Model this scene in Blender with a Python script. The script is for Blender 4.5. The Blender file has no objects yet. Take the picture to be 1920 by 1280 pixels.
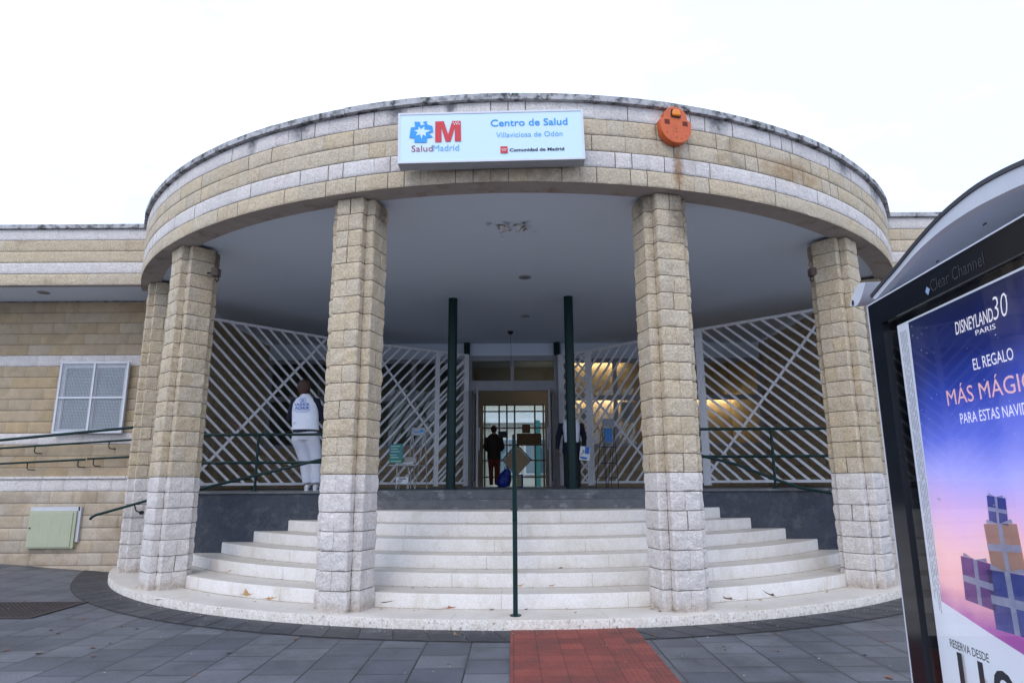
import bpy, math, random
from mathutils import Vector, Matrix, noise as mnoise
R = math.radians
rnd = random.Random(7)
sc = bpy.context.scene
COL = sc.collection

# ------------------------------------------------------------------ camera
F_PX, PITCH, ROLL, CAM_H = 1242.57, 0.20969, -0.005526, 1.42
fwd = Vector((0, math.cos(PITCH), math.sin(PITCH)))
up0 = Vector((0, -math.sin(PITCH), math.cos(PITCH)))
rt0 = Vector((1, 0, 0))
rt = rt0*math.cos(ROLL) + up0*math.sin(ROLL)
up = -rt0*math.sin(ROLL) + up0*math.cos(ROLL)
cam = bpy.data.cameras.new('camera')
cam.sensor_width = 36; cam.lens = F_PX/1920*36; cam.clip_start = .05; cam.clip_end = 2000
camo = bpy.data.objects.new('camera', cam); COL.objects.link(camo)
M = Matrix((rt, up, -fwd)).transposed().to_4x4(); M.translation = (0, 0, CAM_H)
camo.matrix_world = M
sc.camera = camo
EYE = Vector((0, 0, CAM_H))

def ray(x, y):
    return fwd + rt*((x-960)/F_PX) - up*((y-640)/F_PX)
def atY(x, y, Y):                     # measured point of the photograph at a known depth
    d = ray(x, y); return EYE + d*(Y/d.y)
def atZ(x, y, Z):
    d = ray(x, y); return EYE + d*((Z-CAM_H)/d.z)

# ------------------------------------------------------------------ world, sun, exposure
SUN_EL, SUN_AZ = R(48), R(200)
w = bpy.data.worlds.new('World'); sc.world = w; w.use_nodes = True
nt = w.node_tree; nt.nodes.clear()
def N(t, typ, **k):
    n = t.nodes.new(typ)
    for a, b in k.items():
        if a in n.inputs: n.inputs[a].default_value = b
        else: setattr(n, a, b)
    return n
out = N(nt, 'ShaderNodeOutputWorld'); bg = N(nt, 'ShaderNodeBackground')
sky = N(nt, 'ShaderNodeTexSky', sky_type='NISHITA', sun_disc=False, sun_elevation=SUN_EL, sun_rotation=SUN_AZ)
tcw = N(nt, 'ShaderNodeTexCoord'); nzw = N(nt, 'ShaderNodeTexNoise', Scale=2.2, Detail=6.0, Roughness=.55)
mpw = N(nt, 'ShaderNodeMapping'); mpw.inputs['Scale'].default_value = (1, 1, 2.5)
rpw = N(nt, 'ShaderNodeValToRGB')
rpw.color_ramp.elements[0].position = .42; rpw.color_ramp.elements[0].color = (8.4, 9.8, 13.4, 1)
rpw.color_ramp.elements[1].position = .60; rpw.color_ramp.elements[1].color = (13.2, 15.6, 20.0, 1)
mxw = N(nt, 'ShaderNodeMixRGB'); mxw.inputs[0].default_value = .9
nt.links.new(tcw.outputs['Generated'], mpw.inputs[0]); nt.links.new(mpw.outputs[0], nzw.inputs['Vector'])
nt.links.new(nzw.outputs[0], rpw.inputs[0]); nt.links.new(sky.outputs[0], mxw.inputs[1]); nt.links.new(rpw.outputs[0], mxw.inputs[2])
nt.links.new(mxw.outputs[0], bg.inputs[0]); bg.inputs[1].default_value = .09
nt.links.new(bg.outputs[0], out.inputs[0])
sl = bpy.data.lights.new('sun', 'SUN'); sl.energy = .75; sl.angle = R(25); sl.color = (1, .93, .84)
so = bpy.data.objects.new('sun', sl); COL.objects.link(so)
sdir = Vector((math.sin(SUN_AZ)*math.cos(SUN_EL), math.cos(SUN_AZ)*math.cos(SUN_EL), math.sin(SUN_EL)))
so.rotation_euler = (-sdir).to_track_quat('-Z', 'Y').to_euler(); so.location = (0, -5, 30)
vs = sc.view_settings; vs.view_transform = 'Standard'; vs.look = 'None'; vs.exposure = 0.47; vs.gamma = 1
sc.render.engine = 'CYCLES'

# ------------------------------------------------------------------ materials
def L(t, a, b): t.links.new(a, b)
def mat(name, col, col2=None, rough=.7, scale=6, bump=0, bscale=60, metal=0, coat=0, spec=.5, tone=0,
        stain=None, stain_scale=3, stain_lo=.55, stain_hi=.75, detail=6, stretch=(1, 1, 1), speck=0, speck_scale=60.0, bdist=.02):
    m = bpy.data.materials.new(name); m.use_nodes = True; t = m.node_tree
    p = t.nodes['Principled BSDF']
    p.inputs['Roughness'].default_value = rough; p.inputs['Metallic'].default_value = metal
    p.inputs['Coat Weight'].default_value = coat; p.inputs['Specular IOR Level'].default_value = spec
    tc = N(t, 'ShaderNodeTexCoord'); co = tc.outputs['Object']
    c1 = (*col, 1); c2 = (*(col2 or [v*.86 for v in col]), 1)
    nz = N(t, 'ShaderNodeTexNoise', Scale=scale, Detail=detail, Roughness=.6); L(t, co, nz.inputs['Vector'])
    rp = N(t, 'ShaderNodeMapRange'); rp.inputs['From Min'].default_value = .3; rp.inputs['From Max'].default_value = .7
    L(t, nz.outputs[0], rp.inputs[0])
    mx = N(t, 'ShaderNodeMixRGB'); mx.inputs[1].default_value = c1; mx.inputs[2].default_value = c2
    L(t, rp.outputs[0], mx.inputs[0]); cur = mx.outputs[0]
    if tone:
        at = N(t, 'ShaderNodeAttribute', attribute_name='tone')
        mr = N(t, 'ShaderNodeMapRange'); mr.inputs['To Min'].default_value = 1-tone; mr.inputs['To Max'].default_value = 1+tone
        L(t, at.outputs['Fac'], mr.inputs[0])
        hs = N(t, 'ShaderNodeHueSaturation'); L(t, cur, hs.inputs['Color']); L(t, mr.outputs[0], hs.inputs['Value'])
        wn = N(t, 'ShaderNodeMath', operation='FRACT'); ml = N(t, 'ShaderNodeMath', operation='MULTIPLY'); ml.inputs[1].default_value = 7.31
        L(t, at.outputs['Fac'], ml.inputs[0]); L(t, ml.outputs[0], wn.inputs[0])
        mr2 = N(t, 'ShaderNodeMapRange'); mr2.inputs['To Min'].default_value = 1-tone*2; mr2.inputs['To Max'].default_value = 1+tone*1.6
        L(t, wn.outputs[0], mr2.inputs[0]); L(t, mr2.outputs[0], hs.inputs['Saturation']); cur = hs.outputs[0]
    if speck:
        ns = N(t, 'ShaderNodeTexNoise', Scale=speck_scale, Detail=4.0); L(t, co, ns.inputs['Vector'])
        m3 = N(t, 'ShaderNodeMapRange'); m3.inputs['From Min'].default_value = .35; m3.inputs['From Max'].default_value = .65
        m3.inputs['To Min'].default_value = 1-speck; m3.inputs['To Max'].default_value = 1+speck
        L(t, ns.outputs[0], m3.inputs[0]); h2 = N(t, 'ShaderNodeHueSaturation'); L(t, cur, h2.inputs['Color']); L(t, m3.outputs[0], h2.inputs['Value']); cur = h2.outputs[0]
    if stain:
        mp = N(t, 'ShaderNodeMapping'); mp.inputs['Scale'].default_value = stretch; L(t, co, mp.inputs[0])
        n2 = N(t, 'ShaderNodeTexNoise', Scale=stain_scale, Detail=8.0, Roughness=.65); L(t, mp.outputs[0], n2.inputs['Vector'])
        r2 = N(t, 'ShaderNodeMapRange'); r2.inputs['From Min'].default_value = stain_lo; r2.inputs['From Max'].default_value = stain_hi
        L(t, n2.outputs[0], r2.inputs[0])
        m2 = N(t, 'ShaderNodeMixRGB'); L(t, r2.outputs[0], m2.inputs[0]); L(t, cur, m2.inputs[1]); m2.inputs[2].default_value = (*stain, 1); cur = m2.outputs[0]
    L(t, cur, p.inputs['Base Color'])
    m['cur'] = 1
    if bump:
        nb = N(t, 'ShaderNodeTexNoise', Scale=bscale, Detail=8.0, Roughness=.7); L(t, co, nb.inputs['Vector'])
        bp = N(t, 'ShaderNodeBump', Strength=bump, Distance=bdist); L(t, nb.outputs[0], bp.inputs['Height']); L(t, bp.outputs[0], p.inputs['Normal'])
    return m
def patch(m, centre, radius, col, amount=.8, nscale=25):
    """a stain with a shape of its own at a fixed place on the object (world = object coords there)"""
    t = m.node_tree; p = t.nodes['Principled BSDF']; src = p.inputs['Base Color'].links[0].from_socket
    tc = N(t, 'ShaderNodeTexCoord'); mp = N(t, 'ShaderNodeMapping', vector_type='POINT')
    mp.inputs['Location'].default_value = [-(c-o_)/r for c, r, o_ in zip(centre, radius, (.10, 10.0, 0))]; mp.inputs['Scale'].default_value = [1/r for r in radius]
    L(t, tc.outputs['Object'], mp.inputs[0])
    gr = N(t, 'ShaderNodeTexGradient', gradient_type='SPHERICAL'); L(t, mp.outputs[0], gr.inputs[0])
    nz = N(t, 'ShaderNodeTexNoise', Scale=float(nscale), Detail=6.0); L(t, tc.outputs['Object'], nz.inputs['Vector'])
    ad = N(t, 'ShaderNodeMath', operation='MULTIPLY'); L(t, gr.outputs['Fac'], ad.inputs[0]); L(t, nz.outputs[0], ad.inputs[1])
    mr = N(t, 'ShaderNodeMapRange'); mr.inputs['From Min'].default_value = .06; mr.inputs['From Max'].default_value = .38; mr.inputs['To Max'].default_value = amount
    L(t, ad.outputs[0], mr.inputs[0]); mx = N(t, 'ShaderNodeMixRGB'); L(t, mr.outputs[0], mx.inputs[0]); L(t, src, mx.inputs[1]); mx.inputs[2].default_value = (*col, 1)
    L(t, mx.outputs[0], p.inputs['Base Color'])
def emis(name, col, s):
    m = bpy.data.materials.new(name); m.use_nodes = True; p = m.node_tree.nodes['Principled BSDF']
    p.inputs['Base Color'].default_value = (*col, 1); p.inputs['Emission Color'].default_value = (*col, 1); p.inputs['Emission Strength'].default_value = s
    return m
def glassmat(name, tint=(1, 1, 1), ior=1.45):
    m = bpy.data.materials.new(name); m.use_nodes = True; t = m.node_tree; t.nodes.clear()
    o = N(t, 'ShaderNodeOutputMaterial'); mx = N(t, 'ShaderNodeMixShader'); f = N(t, 'ShaderNodeFresnel', IOR=ior)
    tr = N(t, 'ShaderNodeBsdfTransparent'); tr.inputs[0].default_value = (*tint, 1)
    g = N(t, 'ShaderNodeBsdfGlossy', Roughness=.02); L(t, f.outputs[0], mx.inputs[0]); L(t, tr.outputs[0], mx.inputs[1]); L(t, g.outputs[0], mx.inputs[2]); L(t, mx.outputs[0], o.inputs[0])
    return m
TANC = (.585, .485, .35); WHC = (.74, .68, .63)
m_tan = mat('tan_split_stone', TANC, (.51, .41, .28), rough=.95, scale=9, bump=.8, bscale=26, bdist=.03, tone=.06, speck=.20, stain=(.21, .165, .11), stain_scale=1.7, stain_lo=.60, stain_hi=.85)
m_wht = mat('white_split_stone', WHC, (.64, .58, .54), rough=.95, scale=8, bump=.9, bscale=26, bdist=.03, tone=.05, speck=.15, stain=(.33, .29, .24), stain_scale=2.2, stain_lo=.60, stain_hi=.85)
m_ftan = m_tan.copy(); m_ftan.name = 'fascia_tan_stone'; m_fwht = m_wht.copy(); m_fwht.name = 'fascia_white_stone'
for m in (m_ftan, m_fwht):
    patch(m, (1.95, 7.15, 4.98), (.10, .5, .42), (.30, .15, .05), .8)
    patch(m, (3.55, 7.85, 5.25), (.75, .8, .22), (.33, .18, .07), .6, 9)
    patch(m, (.0, 6.9, 4.80), (1.3, .5, .16), (.20, .13, .08), .55, 14)
for cx, cy, rr in ((2.5, 7.2, .2), (4.6, 8.4, .22), (-1.35, 6.95, .16), (-2.6, 7.3, .22), (-3.3, 7.8, .12), (5.5, 9.3, .3), (-.7, 6.9, .1)):
    patch(m_fwht, (cx, cy, 5.70), (rr, .6, .26), (.13, .13, .14), .85, 18)
m_coltan = m_tan.copy(); m_coltan.name = 'column_tan_stone'
m_wall = mat('tan_smooth_block', (.45, .34, .215), (.37, .28, .175), rough=.9, scale=7, bump=.35, bscale=30, tone=.07, speck=.12, stain=(.20, .15, .10), stain_scale=1.5, stain_lo=.58, stain_hi=.85)
m_base = mat('pale_base_block', (.52, .42, .31), (.42, .34, .25), rough=.9, scale=5, bump=.6, bscale=30, tone=.08, speck=.14, stain=(.30, .22, .14), stain_scale=1.6, stain_lo=.5, stain_hi=.75)
m_cope = mat('weathered_coping', (.50, .49, .49), (.36, .35, .35), rough=.9, scale=5, bump=.3, stain=(.06, .058, .055), stain_scale=9, stain_lo=.46, stain_hi=.62)
m_soff = mat('painted_render_soffit', (.42, .36, .32), (.36, .31, .27), rough=.9, stain=(.25, .17, .12), stain_scale=3)
m_ceil = mat('ceiling_paint', (.70, .77, .86), (.68, .75, .845), rough=.85, scale=.8, bump=.06, bscale=40)
m_dark = mat('dark_blue_grey_render', (.045, .052, .072), (.028, .033, .048), rough=.75, scale=3.2, bump=.3, bscale=18, speck=.2, stain=(.085, .09, .10), stain_scale=7, stain_lo=.52, stain_hi=.75)
m_dstep = mat('grey_stone_step', (.13, .135, .14), (.08, .083, .09), rough=.7, scale=5, bump=.2, speck=.15, stain=(.30, .30, .32), stain_scale=8, stain_lo=.58, stain_hi=.75, stretch=(.5, 1, 1))
m_step = mat('white_limestone_tread', (.60, .55, .50), (.51, .465, .41), rough=.42, scale=2.5, bump=.08, bscale=60, speck=.06, stain=(.50, .42, .30), stain_scale=3.5, stain_lo=.52, stain_hi=.80)
m_rise = mat('white_limestone_riser', (.69, .65, .61), (.61, .565, .51), rough=.55, scale=5, bump=.15, bscale=80, speck=.08, stain=(.47, .40, .31), stain_scale=2.6, stain_lo=.54, stain_hi=.80, stretch=(1.2, 1.2, .8))
m_kerb = mat('stained_first_step_riser', (.69, .64, .58), (.55, .49, .42), rough=.75, scale=9, bump=.3, bscale=70, speck=.15, stain=(.22, .17, .12), stain_scale=26, stain_lo=.56, stain_hi=.68)
m_mort = mat('old_mortar', (.27, .225, .17), (.17, .14, .105), rough=.95, scale=14)
m_joint = mat('dark_joint', (.06, .055, .05), rough=.9)
m_green = mat('dark_green_paint', (.003, .026, .025), (.003, .021, .020), spec=.25, rough=.4, scale=14, bump=.05, stain=(.012, .035, .033), stain_scale=20, stain_lo=.6, stain_hi=.75)
m_lat = mat('white_lattice_paint', (.84, .84, .86), (.76, .75, .76), rough=.5, scale=8, stain=(.33, .27, .22), stain_scale=12, stain_lo=.6, stain_hi=.75)
m_alu = mat('white_aluminium', (.62, .63, .66), (.56, .57, .60), rough=.4, scale=5)
m_black = mat('black_gloss_panel', (.006, .008, .012), (.008, .01, .015), rough=.12, spec=.3, scale=3)
m_blk = mat('matt_black', (.012, .012, .014), rough=.6)
m_glass = glassmat('window_glass', (.82, .88, .88)); m_pglass = glassmat('panel_glass', (.97, .98, .99), 1.5)
m_orange = mat('orange_siren_plastic', (.62, .12, .025), (.56, .10, .02), rough=.45, scale=8, stain=(.35, .07, .02), stain_scale=9)
m_shel = mat('shelter_white_paint', (.66, .67, .70), (.60, .61, .65), rough=.35, scale=6)
m_shelg = mat('shelter_grey_underside', (.66, .68, .74), (.60, .62, .68), rough=.5, scale=4)

# ------------------------------------------------------------------ mesh builder
class MB:
    def __init__(s): s.v = []; s.f = []; s.mi = []; s.t = []
    def face(s, idx, mi=0, tone=.5): s.f.append(idx); s.mi.append(mi); s.t.append(tone)
    def add(s, vs, fs, mi=0, tone=.5):
        b = len(s.v); s.v += [Vector(v) for v in vs]
        for f in fs: s.face([b+i for i in f], mi, tone)
    def box(s, a, b, mi=0, bev=0, M=None):
        x0, y0, z0 = a; x1, y1, z1 = b
        vs = [Vector(c) for c in ((x0,y0,z0),(x1,y0,z0),(x1,y1,z0),(x0,y1,z0),(x0,y0,z1),(x1,y0,z1),(x1,y1,z1),(x0,y1,z1))]
        if M: vs = [M @ v for v in vs]
        s.add(vs, [(0,3,2,1),(4,5,6,7),(0,1,5,4),(1,2,6,5),(2,3,7,6),(3,0,4,7)], mi)
    def bar(s, a, b, wdt, thk, nrm, mi=0):
        a = Vector(a); b = Vector(b); d = (b-a).normalized(); n = Vector(nrm).normalized(); q = d.cross(n).normalized()
        vs = []
        for p in (a, b):
            for i, j in ((-1,-1),(1,-1),(1,1),(-1,1)): vs.append(p + q*(i*wdt/2) + n*(j*thk/2))
        s.add(vs, [(0,1,2,3),(7,6,5,4),(0,4,5,1),(1,5,6,2),(2,6,7,3),(3,7,4,0)], mi)
    def tube(s, pts, rad, n=12, mi=0, cap=True, flat=1.0, upv=None):
        pts = [Vector(p) for p in pts]; k = len(pts)
        if not hasattr(rad, '__len__'): rad = [rad]*k
        rings = []; prev = None
        for i, p in enumerate(pts):
            d = (pts[min(i+1, k-1)] - pts[max(i-1, 0)]).normalized()
            if prev is None:
                u = Vector(upv) if upv else (Vector((0,0,1)) if abs(d.z) < .9 else Vector((0,1,0)))
                u = (u - d*u.dot(d)).normalized()
            else: u = (prev - d*prev.dot(d)).normalized()
            prev = u; q = d.cross(u)
            r = rad[i]; ra, rb = r if hasattr(r, '__len__') else (r, r*flat)
            rings.append([p + u*(math.cos(2*math.pi*j/n)*ra) + q*(math.sin(2*math.pi*j/n)*rb) for j in range(n)])
        b = len(s.v)
        for r_ in rings: s.v += r_
        for i in range(k-1):
            for j in range(n): s.face([b+i*n+j, b+i*n+(j+1) % n, b+(i+1)*n+(j+1) % n, b+(i+1)*n+j], mi)
        if cap:
            s.face([b+j for j in range(n)][::-1], mi); s.face([b+(k-1)*n+j for j in range(n)], mi)
    def prism(s, poly, O, ux, uy, thk, mi=0):
        """polygon poly (2D) in plane O,ux,uy, extruded by thk along -n"""
        ux = Vector(ux); uy = Vector(uy); n = ux.cross(uy).normalized(); O = Vector(O); k = len(poly)
        vs = [O+ux*a+uy*b for a, b in poly] + [O+ux*a+uy*b-n*thk for a, b in poly]
        s.add(vs, [list(range(k)), list(range(k, 2*k))[::-1]] + [(i, i+k, (i+1) % k + k, (i+1) % k) for i in range(k)], mi)
    def ell(s, c, r, n=12, m=8, mi=0, M=None):
        c = Vector(c); vs = []; 
        for i in range(m+1):
            th = math.pi*i/m
            for j in range(n):
                ph = 2*math.pi*j/n; v = Vector((r[0]*math.sin(th)*math.cos(ph), r[1]*math.sin(th)*math.sin(ph), r[2]*math.cos(th)))
                vs.append(c + (M @ v if M else v))
        fs = [(i*n+j, (i+1)*n+j, (i+1)*n+(j+1) % n, i*n+(j+1) % n) for i in range(m) for j in range(n)]
        s.add(vs, fs, mi)
    def build(s, name, mats, parent=None, smooth=False, bevel=0, angle=40):
        if not hasattr(mats, '__len__'): mats = [mats]
        me = bpy.data.meshes.new(name)
        off = Vector((0, 0, 0))
        if parent is not None:
            q = parent
            while q is not None: off += Vector(q.location); q = q.parent
        me.from_pydata([v-off for v in s.v] if not getattr(s, 'local', False) else s.v, [], s.f); me.validate()
        for m in mats: me.materials.append(m)
        if len(me.polygons) == len(s.mi):
            me.polygons.foreach_set('material_index', s.mi)
            a = me.attributes.new('tone', 'FLOAT', 'FACE'); a.data.foreach_set('value', s.t)
        o = bpy.data.objects.new(name, me); COL.objects.link(o); o.parent = parent
        if smooth: me.polygons.foreach_set('use_smooth', [True]*len(me.polygons))
        if smooth and angle: 
            try: me.set_sharp_from_angle(angle=R(angle))
            except Exception: pass
        if bevel:
            b = o.modifiers.new('bevel', 'BEVEL'); b.width = bevel; b.segments = 2; b.limit_method = 'ANGLE'
        me.update(); return o
def tag(o, label=None, cat=None, group=None, kind=None):
    if label: o['label'] = label
    if cat: o['category'] = cat
    if group: o['group'] = group
    if kind: o['kind'] = kind
    return o
def thing(name, loc, label, cat, group=None, rz=0):
    o = bpy.data.objects.new(name, None); COL.objects.link(o); o.location = loc; o.rotation_euler = (0, 0, rz); o.empty_display_size = .1
    return tag(o, label, cat, group)
def text(mb, s, O, ux, uy, width, height=None, bold=0, mi=0, thk=.003, shear=0, spacing=1.0):
    """writing as flat raised letters: lower-left corner O, directions ux, uy, total width (and cap height)"""
    cu = bpy.data.curves.new('t', 'FONT'); cu.body = s; cu.size = 1; cu.offset = bold; cu.shear = shear; cu.space_character = spacing; cu.resolution_u = 3
    o = bpy.data.objects.new('t', cu); COL.objects.link(o)
    dg = bpy.context.evaluated_depsgraph_get(); dg.update(); me = bpy.data.meshes.new_from_object(o.evaluated_get(dg))
    xs = [v.co.x for v in me.vertices]; ys = [v.co.y for v in me.vertices]
    x0, x1 = min(xs), max(xs); sx = width/(x1-x0); y0 = 0; sy = sx if height is None else height/max(ys)
    ux = Vector(ux).normalized(); uy = Vector(uy).normalized(); n = ux.cross(uy)
    vs = [Vector(O) + ux*((v.co.x-x0)*sx) + uy*(v.co.y*sy) + n*thk for v in me.vertices]
    mb.add(vs, [list(p.vertices) for p in me.polygons], mi)
    bpy.data.objects.remove(o); bpy.data.curves.remove(cu); bpy.data.meshes.remove(me)

# ------------------------------------------------------------------ coursed block walls
def sample(path, closed, joints, spacing=.05):
    """path: 2D corner points; returns list of (x, y, nx, ny, groove, block_id) with outward normal on the right-hand side of travel"""
    P = [Vector((a, b)) for a, b in path]; k = len(P); segs = [(P[i], P[(i+1) % k]) for i in range(k if closed else k-1)]
    out = []; s0 = 0; bid = 0
    for a, b in segs:
        Ls = (b-a).length; d = (b-a)/Ls; nrm = Vector((d.y, -d.x)); mg = .03 if Ls > .3 else .0085; js = [j-s0 for j, dep in joints if s0+mg < j < s0+Ls-mg]; dp = {round(j-s0, 5): dep for j, dep in joints}
        marks = [(0, 0)]
        n = max(1, int(Ls/spacing)); 
        cand = [Ls*i/n for i in range(1, n)]
        cand = [c for c in cand if all(abs(c-j) > .015 for j in js)]
        ev = [(c, 0, 0) for c in cand]
        for j in js:
            g = dp[round(j, 5)]; ev += [(j-.006, 0, 0), (j, g, 1), (j+.006, 0, 0)]
        ev.sort(); out.append((a, nrm, 0, bid))
        for c, g, isj in ev:
            if isj: bid += 1
            out.append((a+d*c, nrm, g, bid))
        s0 += Ls; bid += (0 if len(path) > 8 and not closed else 1)
    if not closed: out.append((P[-1], nrm, 0, bid))
    k2 = len(out); res = []
    for i, (p, n_, g, b_) in enumerate(out):
        pr = out[i-1][1] if (i > 0 or closed) else n_
        nn = (n_+pr); nn = nn/(nn.length_squared/2) if nn.length > .3 else n_
        res.append((p, nn, g, b_))
    return res
def courses(mb, path, closed, z0, n, h, white, seed, rough=.006, pillow=.006, jstep=.2, jprob=.8, jdeep=.010, jd2=.006, hj=.013, spacing=.05, blocklen=None, dark=True):
    rg = random.Random(seed); tot = sum((Vector(path[i])-Vector(path[(i+1) % len(path)])).length for i in range(len(path) if closed else len(path)-1))
    for c in range(n):
        ph = rg.random()*jstep if blocklen is None else (c % 2)*blocklen/2 + rg.random()*.03
        st = jstep if blocklen is None else blocklen
        joints = []; s = ph
        while s < tot:
            if rg.random() < jprob: joints.append((s, jdeep if rg.random() < .75 else jd2))
            s += st
        S = sample(path, closed, joints, spacing); zb = z0+c*h; k = len(S); b = len(mb.v)
        zs = [0, .004, .03, h*.35, h*.65, h-.03, h-.004, h]; of = [-hj, -.004, pillow*.6, pillow, pillow, pillow*.6, -.004, -hj]
        for zz, o_ in zip(zs, of):
            for p, nn, g, bid in S:
                q = Vector((p.x*9, p.y*9, (zb+zz)*9+c*3.7)); jt = rough*(mnoise.noise(q)*1.6 + mnoise.noise(q*3.1)*.8) if .01 < zz < h-.01 else 0
                off = o_ + jt - g
                mb.v.append(Vector((p.x+nn.x*off, p.y+nn.y*off, zb+zz)))
        tones = {}; dkj = {}
        for i in range(k if closed else k-1):
            bid = S[i][3]; tn = tones.setdefault(bid, rg.random())
            for r_ in range(7):
                jb_ = i if S[i][2] > .0065 else (i+1 if S[(i+1) % k][2] > .0065 else None)
                dk_ = r_ in (0, 6) or (jb_ is not None and dkj.setdefault(jb_, rg.random() < .45))
                mb.face([b+r_*k+i, b+r_*k+(i+1) % k, b+(r_+1)*k+(i+1) % k, b+(r_+1)*k+i], 2 if (dk_ and dark) else (1 if white(c) else 0), tn)

# ------------------------------------------------------------------ setting: ground
CX, CY, RF = .10, 14.09, 7.19
def sstep(a, b, x): t = max(0, min(1, (x-a)/(b-a))); return t*t*(3-2*t)
def gz(x, y): return .08*max(0, -x-6.5)*sstep(7.5, 11, y)*(1 if x > -14 else 7.5/max(7.5, -x-6.5))
def ground_mat():
    m = mat('grey_concrete_pavers', (.112, .117, .135), (.080, .084, .098), rough=.55, scale=1.6, bump=.12, bscale=120, speck=.35, speck_scale=110.0, stain=(.038, .040, .046), stain_scale=.9, stain_lo=.5, stain_hi=.72, stretch=(1, .6, 1))
    t = m.node_tree; p = t.nodes['Principled BSDF']; src = p.inputs['Base Color'].links[0].from_socket
    tc = N(t, 'ShaderNodeTexCoord'); mp = N(t, 'ShaderNodeMapping'); mp.inputs['Rotation'].default_value = (0, 0, R(90)); mp.inputs['Location'].default_value = (.13, -.03, 0)
    L(t, tc.outputs['Object'], mp.inputs[0])
    br = N(t, 'ShaderNodeTexBrick', offset=.37, offset_frequency=2, squash=1.0); br.inputs['Scale'].default_value = 1; br.inputs['Brick Width'].default_value = .41; br.inputs['Row Height'].default_value = .41
    br.inputs['Mortar Size'].default_value = .0075; br.inputs['Mortar Smooth'].default_value = .2; br.inputs['Color1'].default_value = (1.28, 1.25, 1.20, 1); br.inputs['Color2'].default_value = (.76, .77, .80, 1); br.inputs['Mortar'].default_value = (.20, .19, .18, 1); br.inputs['Bias'].default_value = 0
    L(t, mp.outputs[0], br.inputs[0]); mu = N(t, 'ShaderNodeMixRGB', blend_type='MULTIPLY'); mu.inputs[0].default_value = 1
    L(t, src, mu.inputs[1]); L(t, br.outputs[0], mu.inputs[2])
    # damp dark edges along the joints
    br2 = N(t, 'ShaderNodeTexBrick', offset=.37, offset_frequency=2, squash=1.0); br2.inputs['Scale'].default_value = 1; br2.inputs['Brick Width'].default_value = .41; br2.inputs['Row Height'].default_value = .41
    br2.inputs['Mortar Size'].default_value = .06; br2.inputs['Mortar Smooth'].default_value = 1.0; L(t, mp.outputs[0], br2.inputs[0])
    nz = N(t, 'ShaderNodeTexNoise', Scale=.8, Detail=5.0); L(t, tc.outputs['Object'], nz.inputs['Vector'])
    mr = N(t, 'ShaderNodeMapRange'); mr.inputs['From Min'].default_value = .48; mr.inputs['From Max'].default_value = .62; mr.inputs['To Max'].default_value = .8; L(t, nz.outputs[0], mr.inputs[0])
    mm = N(t, 'ShaderNodeMath', operation='MULTIPLY'); L(t, mr.outputs[0], mm.inputs[0]); L(t, br2.outputs['Fac'], mm.inputs[1])
    m5 = N(t, 'ShaderNodeMixRGB'); L(t, mm.outputs[0], m5.inputs[0]); L(t, mu.outputs[0], m5.inputs[1]); m5.inputs[2].default_value = (.05, .05, .055, 1)
    vo = N(t, 'ShaderNodeTexVoronoi', Scale=2.6); L(t, tc.outputs['Object'], vo.inputs['Vector']); vr = N(t, 'ShaderNodeMapRange'); vr.inputs['From Min'].default_value = .075; vr.inputs['From Max'].default_value = .055; vr.inputs['To Max'].default_value = .65; L(t, vo.outputs['Distance'], vr.inputs[0])
    n7 = N(t, 'ShaderNodeTexNoise', Scale=.55, Detail=9.0, Roughness=.7); L(t, tc.outputs['Object'], n7.inputs['Vector']); r7 = N(t, 'ShaderNodeMapRange'); r7.inputs['From Min'].default_value = .53; r7.inputs['From Max'].default_value = .60; r7.inputs['To Max'].default_value = .42; L(t, n7.outputs[0], r7.inputs[0])
    a7 = N(t, 'ShaderNodeMath', operation='MAXIMUM'); L(t, vr.outputs[0], a7.inputs[0]); L(t, r7.outputs[0], a7.inputs[1])
    m7 = N(t, 'ShaderNodeMixRGB'); L(t, a7.outputs[0], m7.inputs[0]); L(t, m5.outputs[0], m7.inputs[1]); m7.inputs[2].default_value = (.045, .046, .052, 1); L(t, m7.outputs[0], p.inputs['Base Color'])
    return m
g = MB(); xs = [-60, -30, -18, -14] + [-13+.5*i for i in range(15)] + [-5.5+i for i in range(13)] + [10, 18, 30, 60]; ys = [-50, -20, -5, 0, 4] + [7+.5*i for i in range(12)] + [14, 20, 40, 70]
for y in ys:
    for x in xs: g.v.append(Vector((x, y, gz(x, y))))
k = len(xs)
for j in range(len(ys)-1):
    for i in range(k-1): g.face([j*k+i, j*k+i+1, (j+1)*k+i+1, (j+1)*k+i])
tag(g.build('paving', ground_mat(), smooth=True, angle=0), kind='structure')
# dark slab band hugging the first step
def arcpts(r, a0, a1, n): return [(CX+r*math.cos(R(a0+(a1-a0)*i/n)), CY+r*math.sin(R(a0+(a1-a0)*i/n))) for i in range(n+1)]
m_band = mat('dark_slate_slab', (.050, .052, .060), (.032, .033, .038), rough=.6, scale=5, bump=.2, tone=.25, speck=.2, stain=(.10, .10, .11), stain_scale=6)
b = MB(); na = 54
for i in range(na):
    a0 = -162+i*144/na; a1 = a0+144/na; tn = rnd.random()
    for j in range(3):
        q0 = a0+(a1-a0)*(j/3) + (.07 if j == 0 else 0); q1 = a0+(a1-a0)*((j+1)/3)-(.07 if j == 2 else 0); sk = 1.5
        v = [(CX+7.10*math.cos(R(q0)), CY+7.10*math.sin(R(q0))), (CX+7.10*math.cos(R(q1)), CY+7.10*math.sin(R(q1))), (CX+7.62*math.cos(R(q1+sk)), CY+7.62*math.sin(R(q1+sk))), (CX+7.62*math.cos(R(q0+sk)), CY+7.62*math.sin(R(q0+sk)))]
        b.add([(x, y, gz(x, y)+.008) for x, y in v], [(3, 2, 1, 0)], 0, tn)
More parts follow.
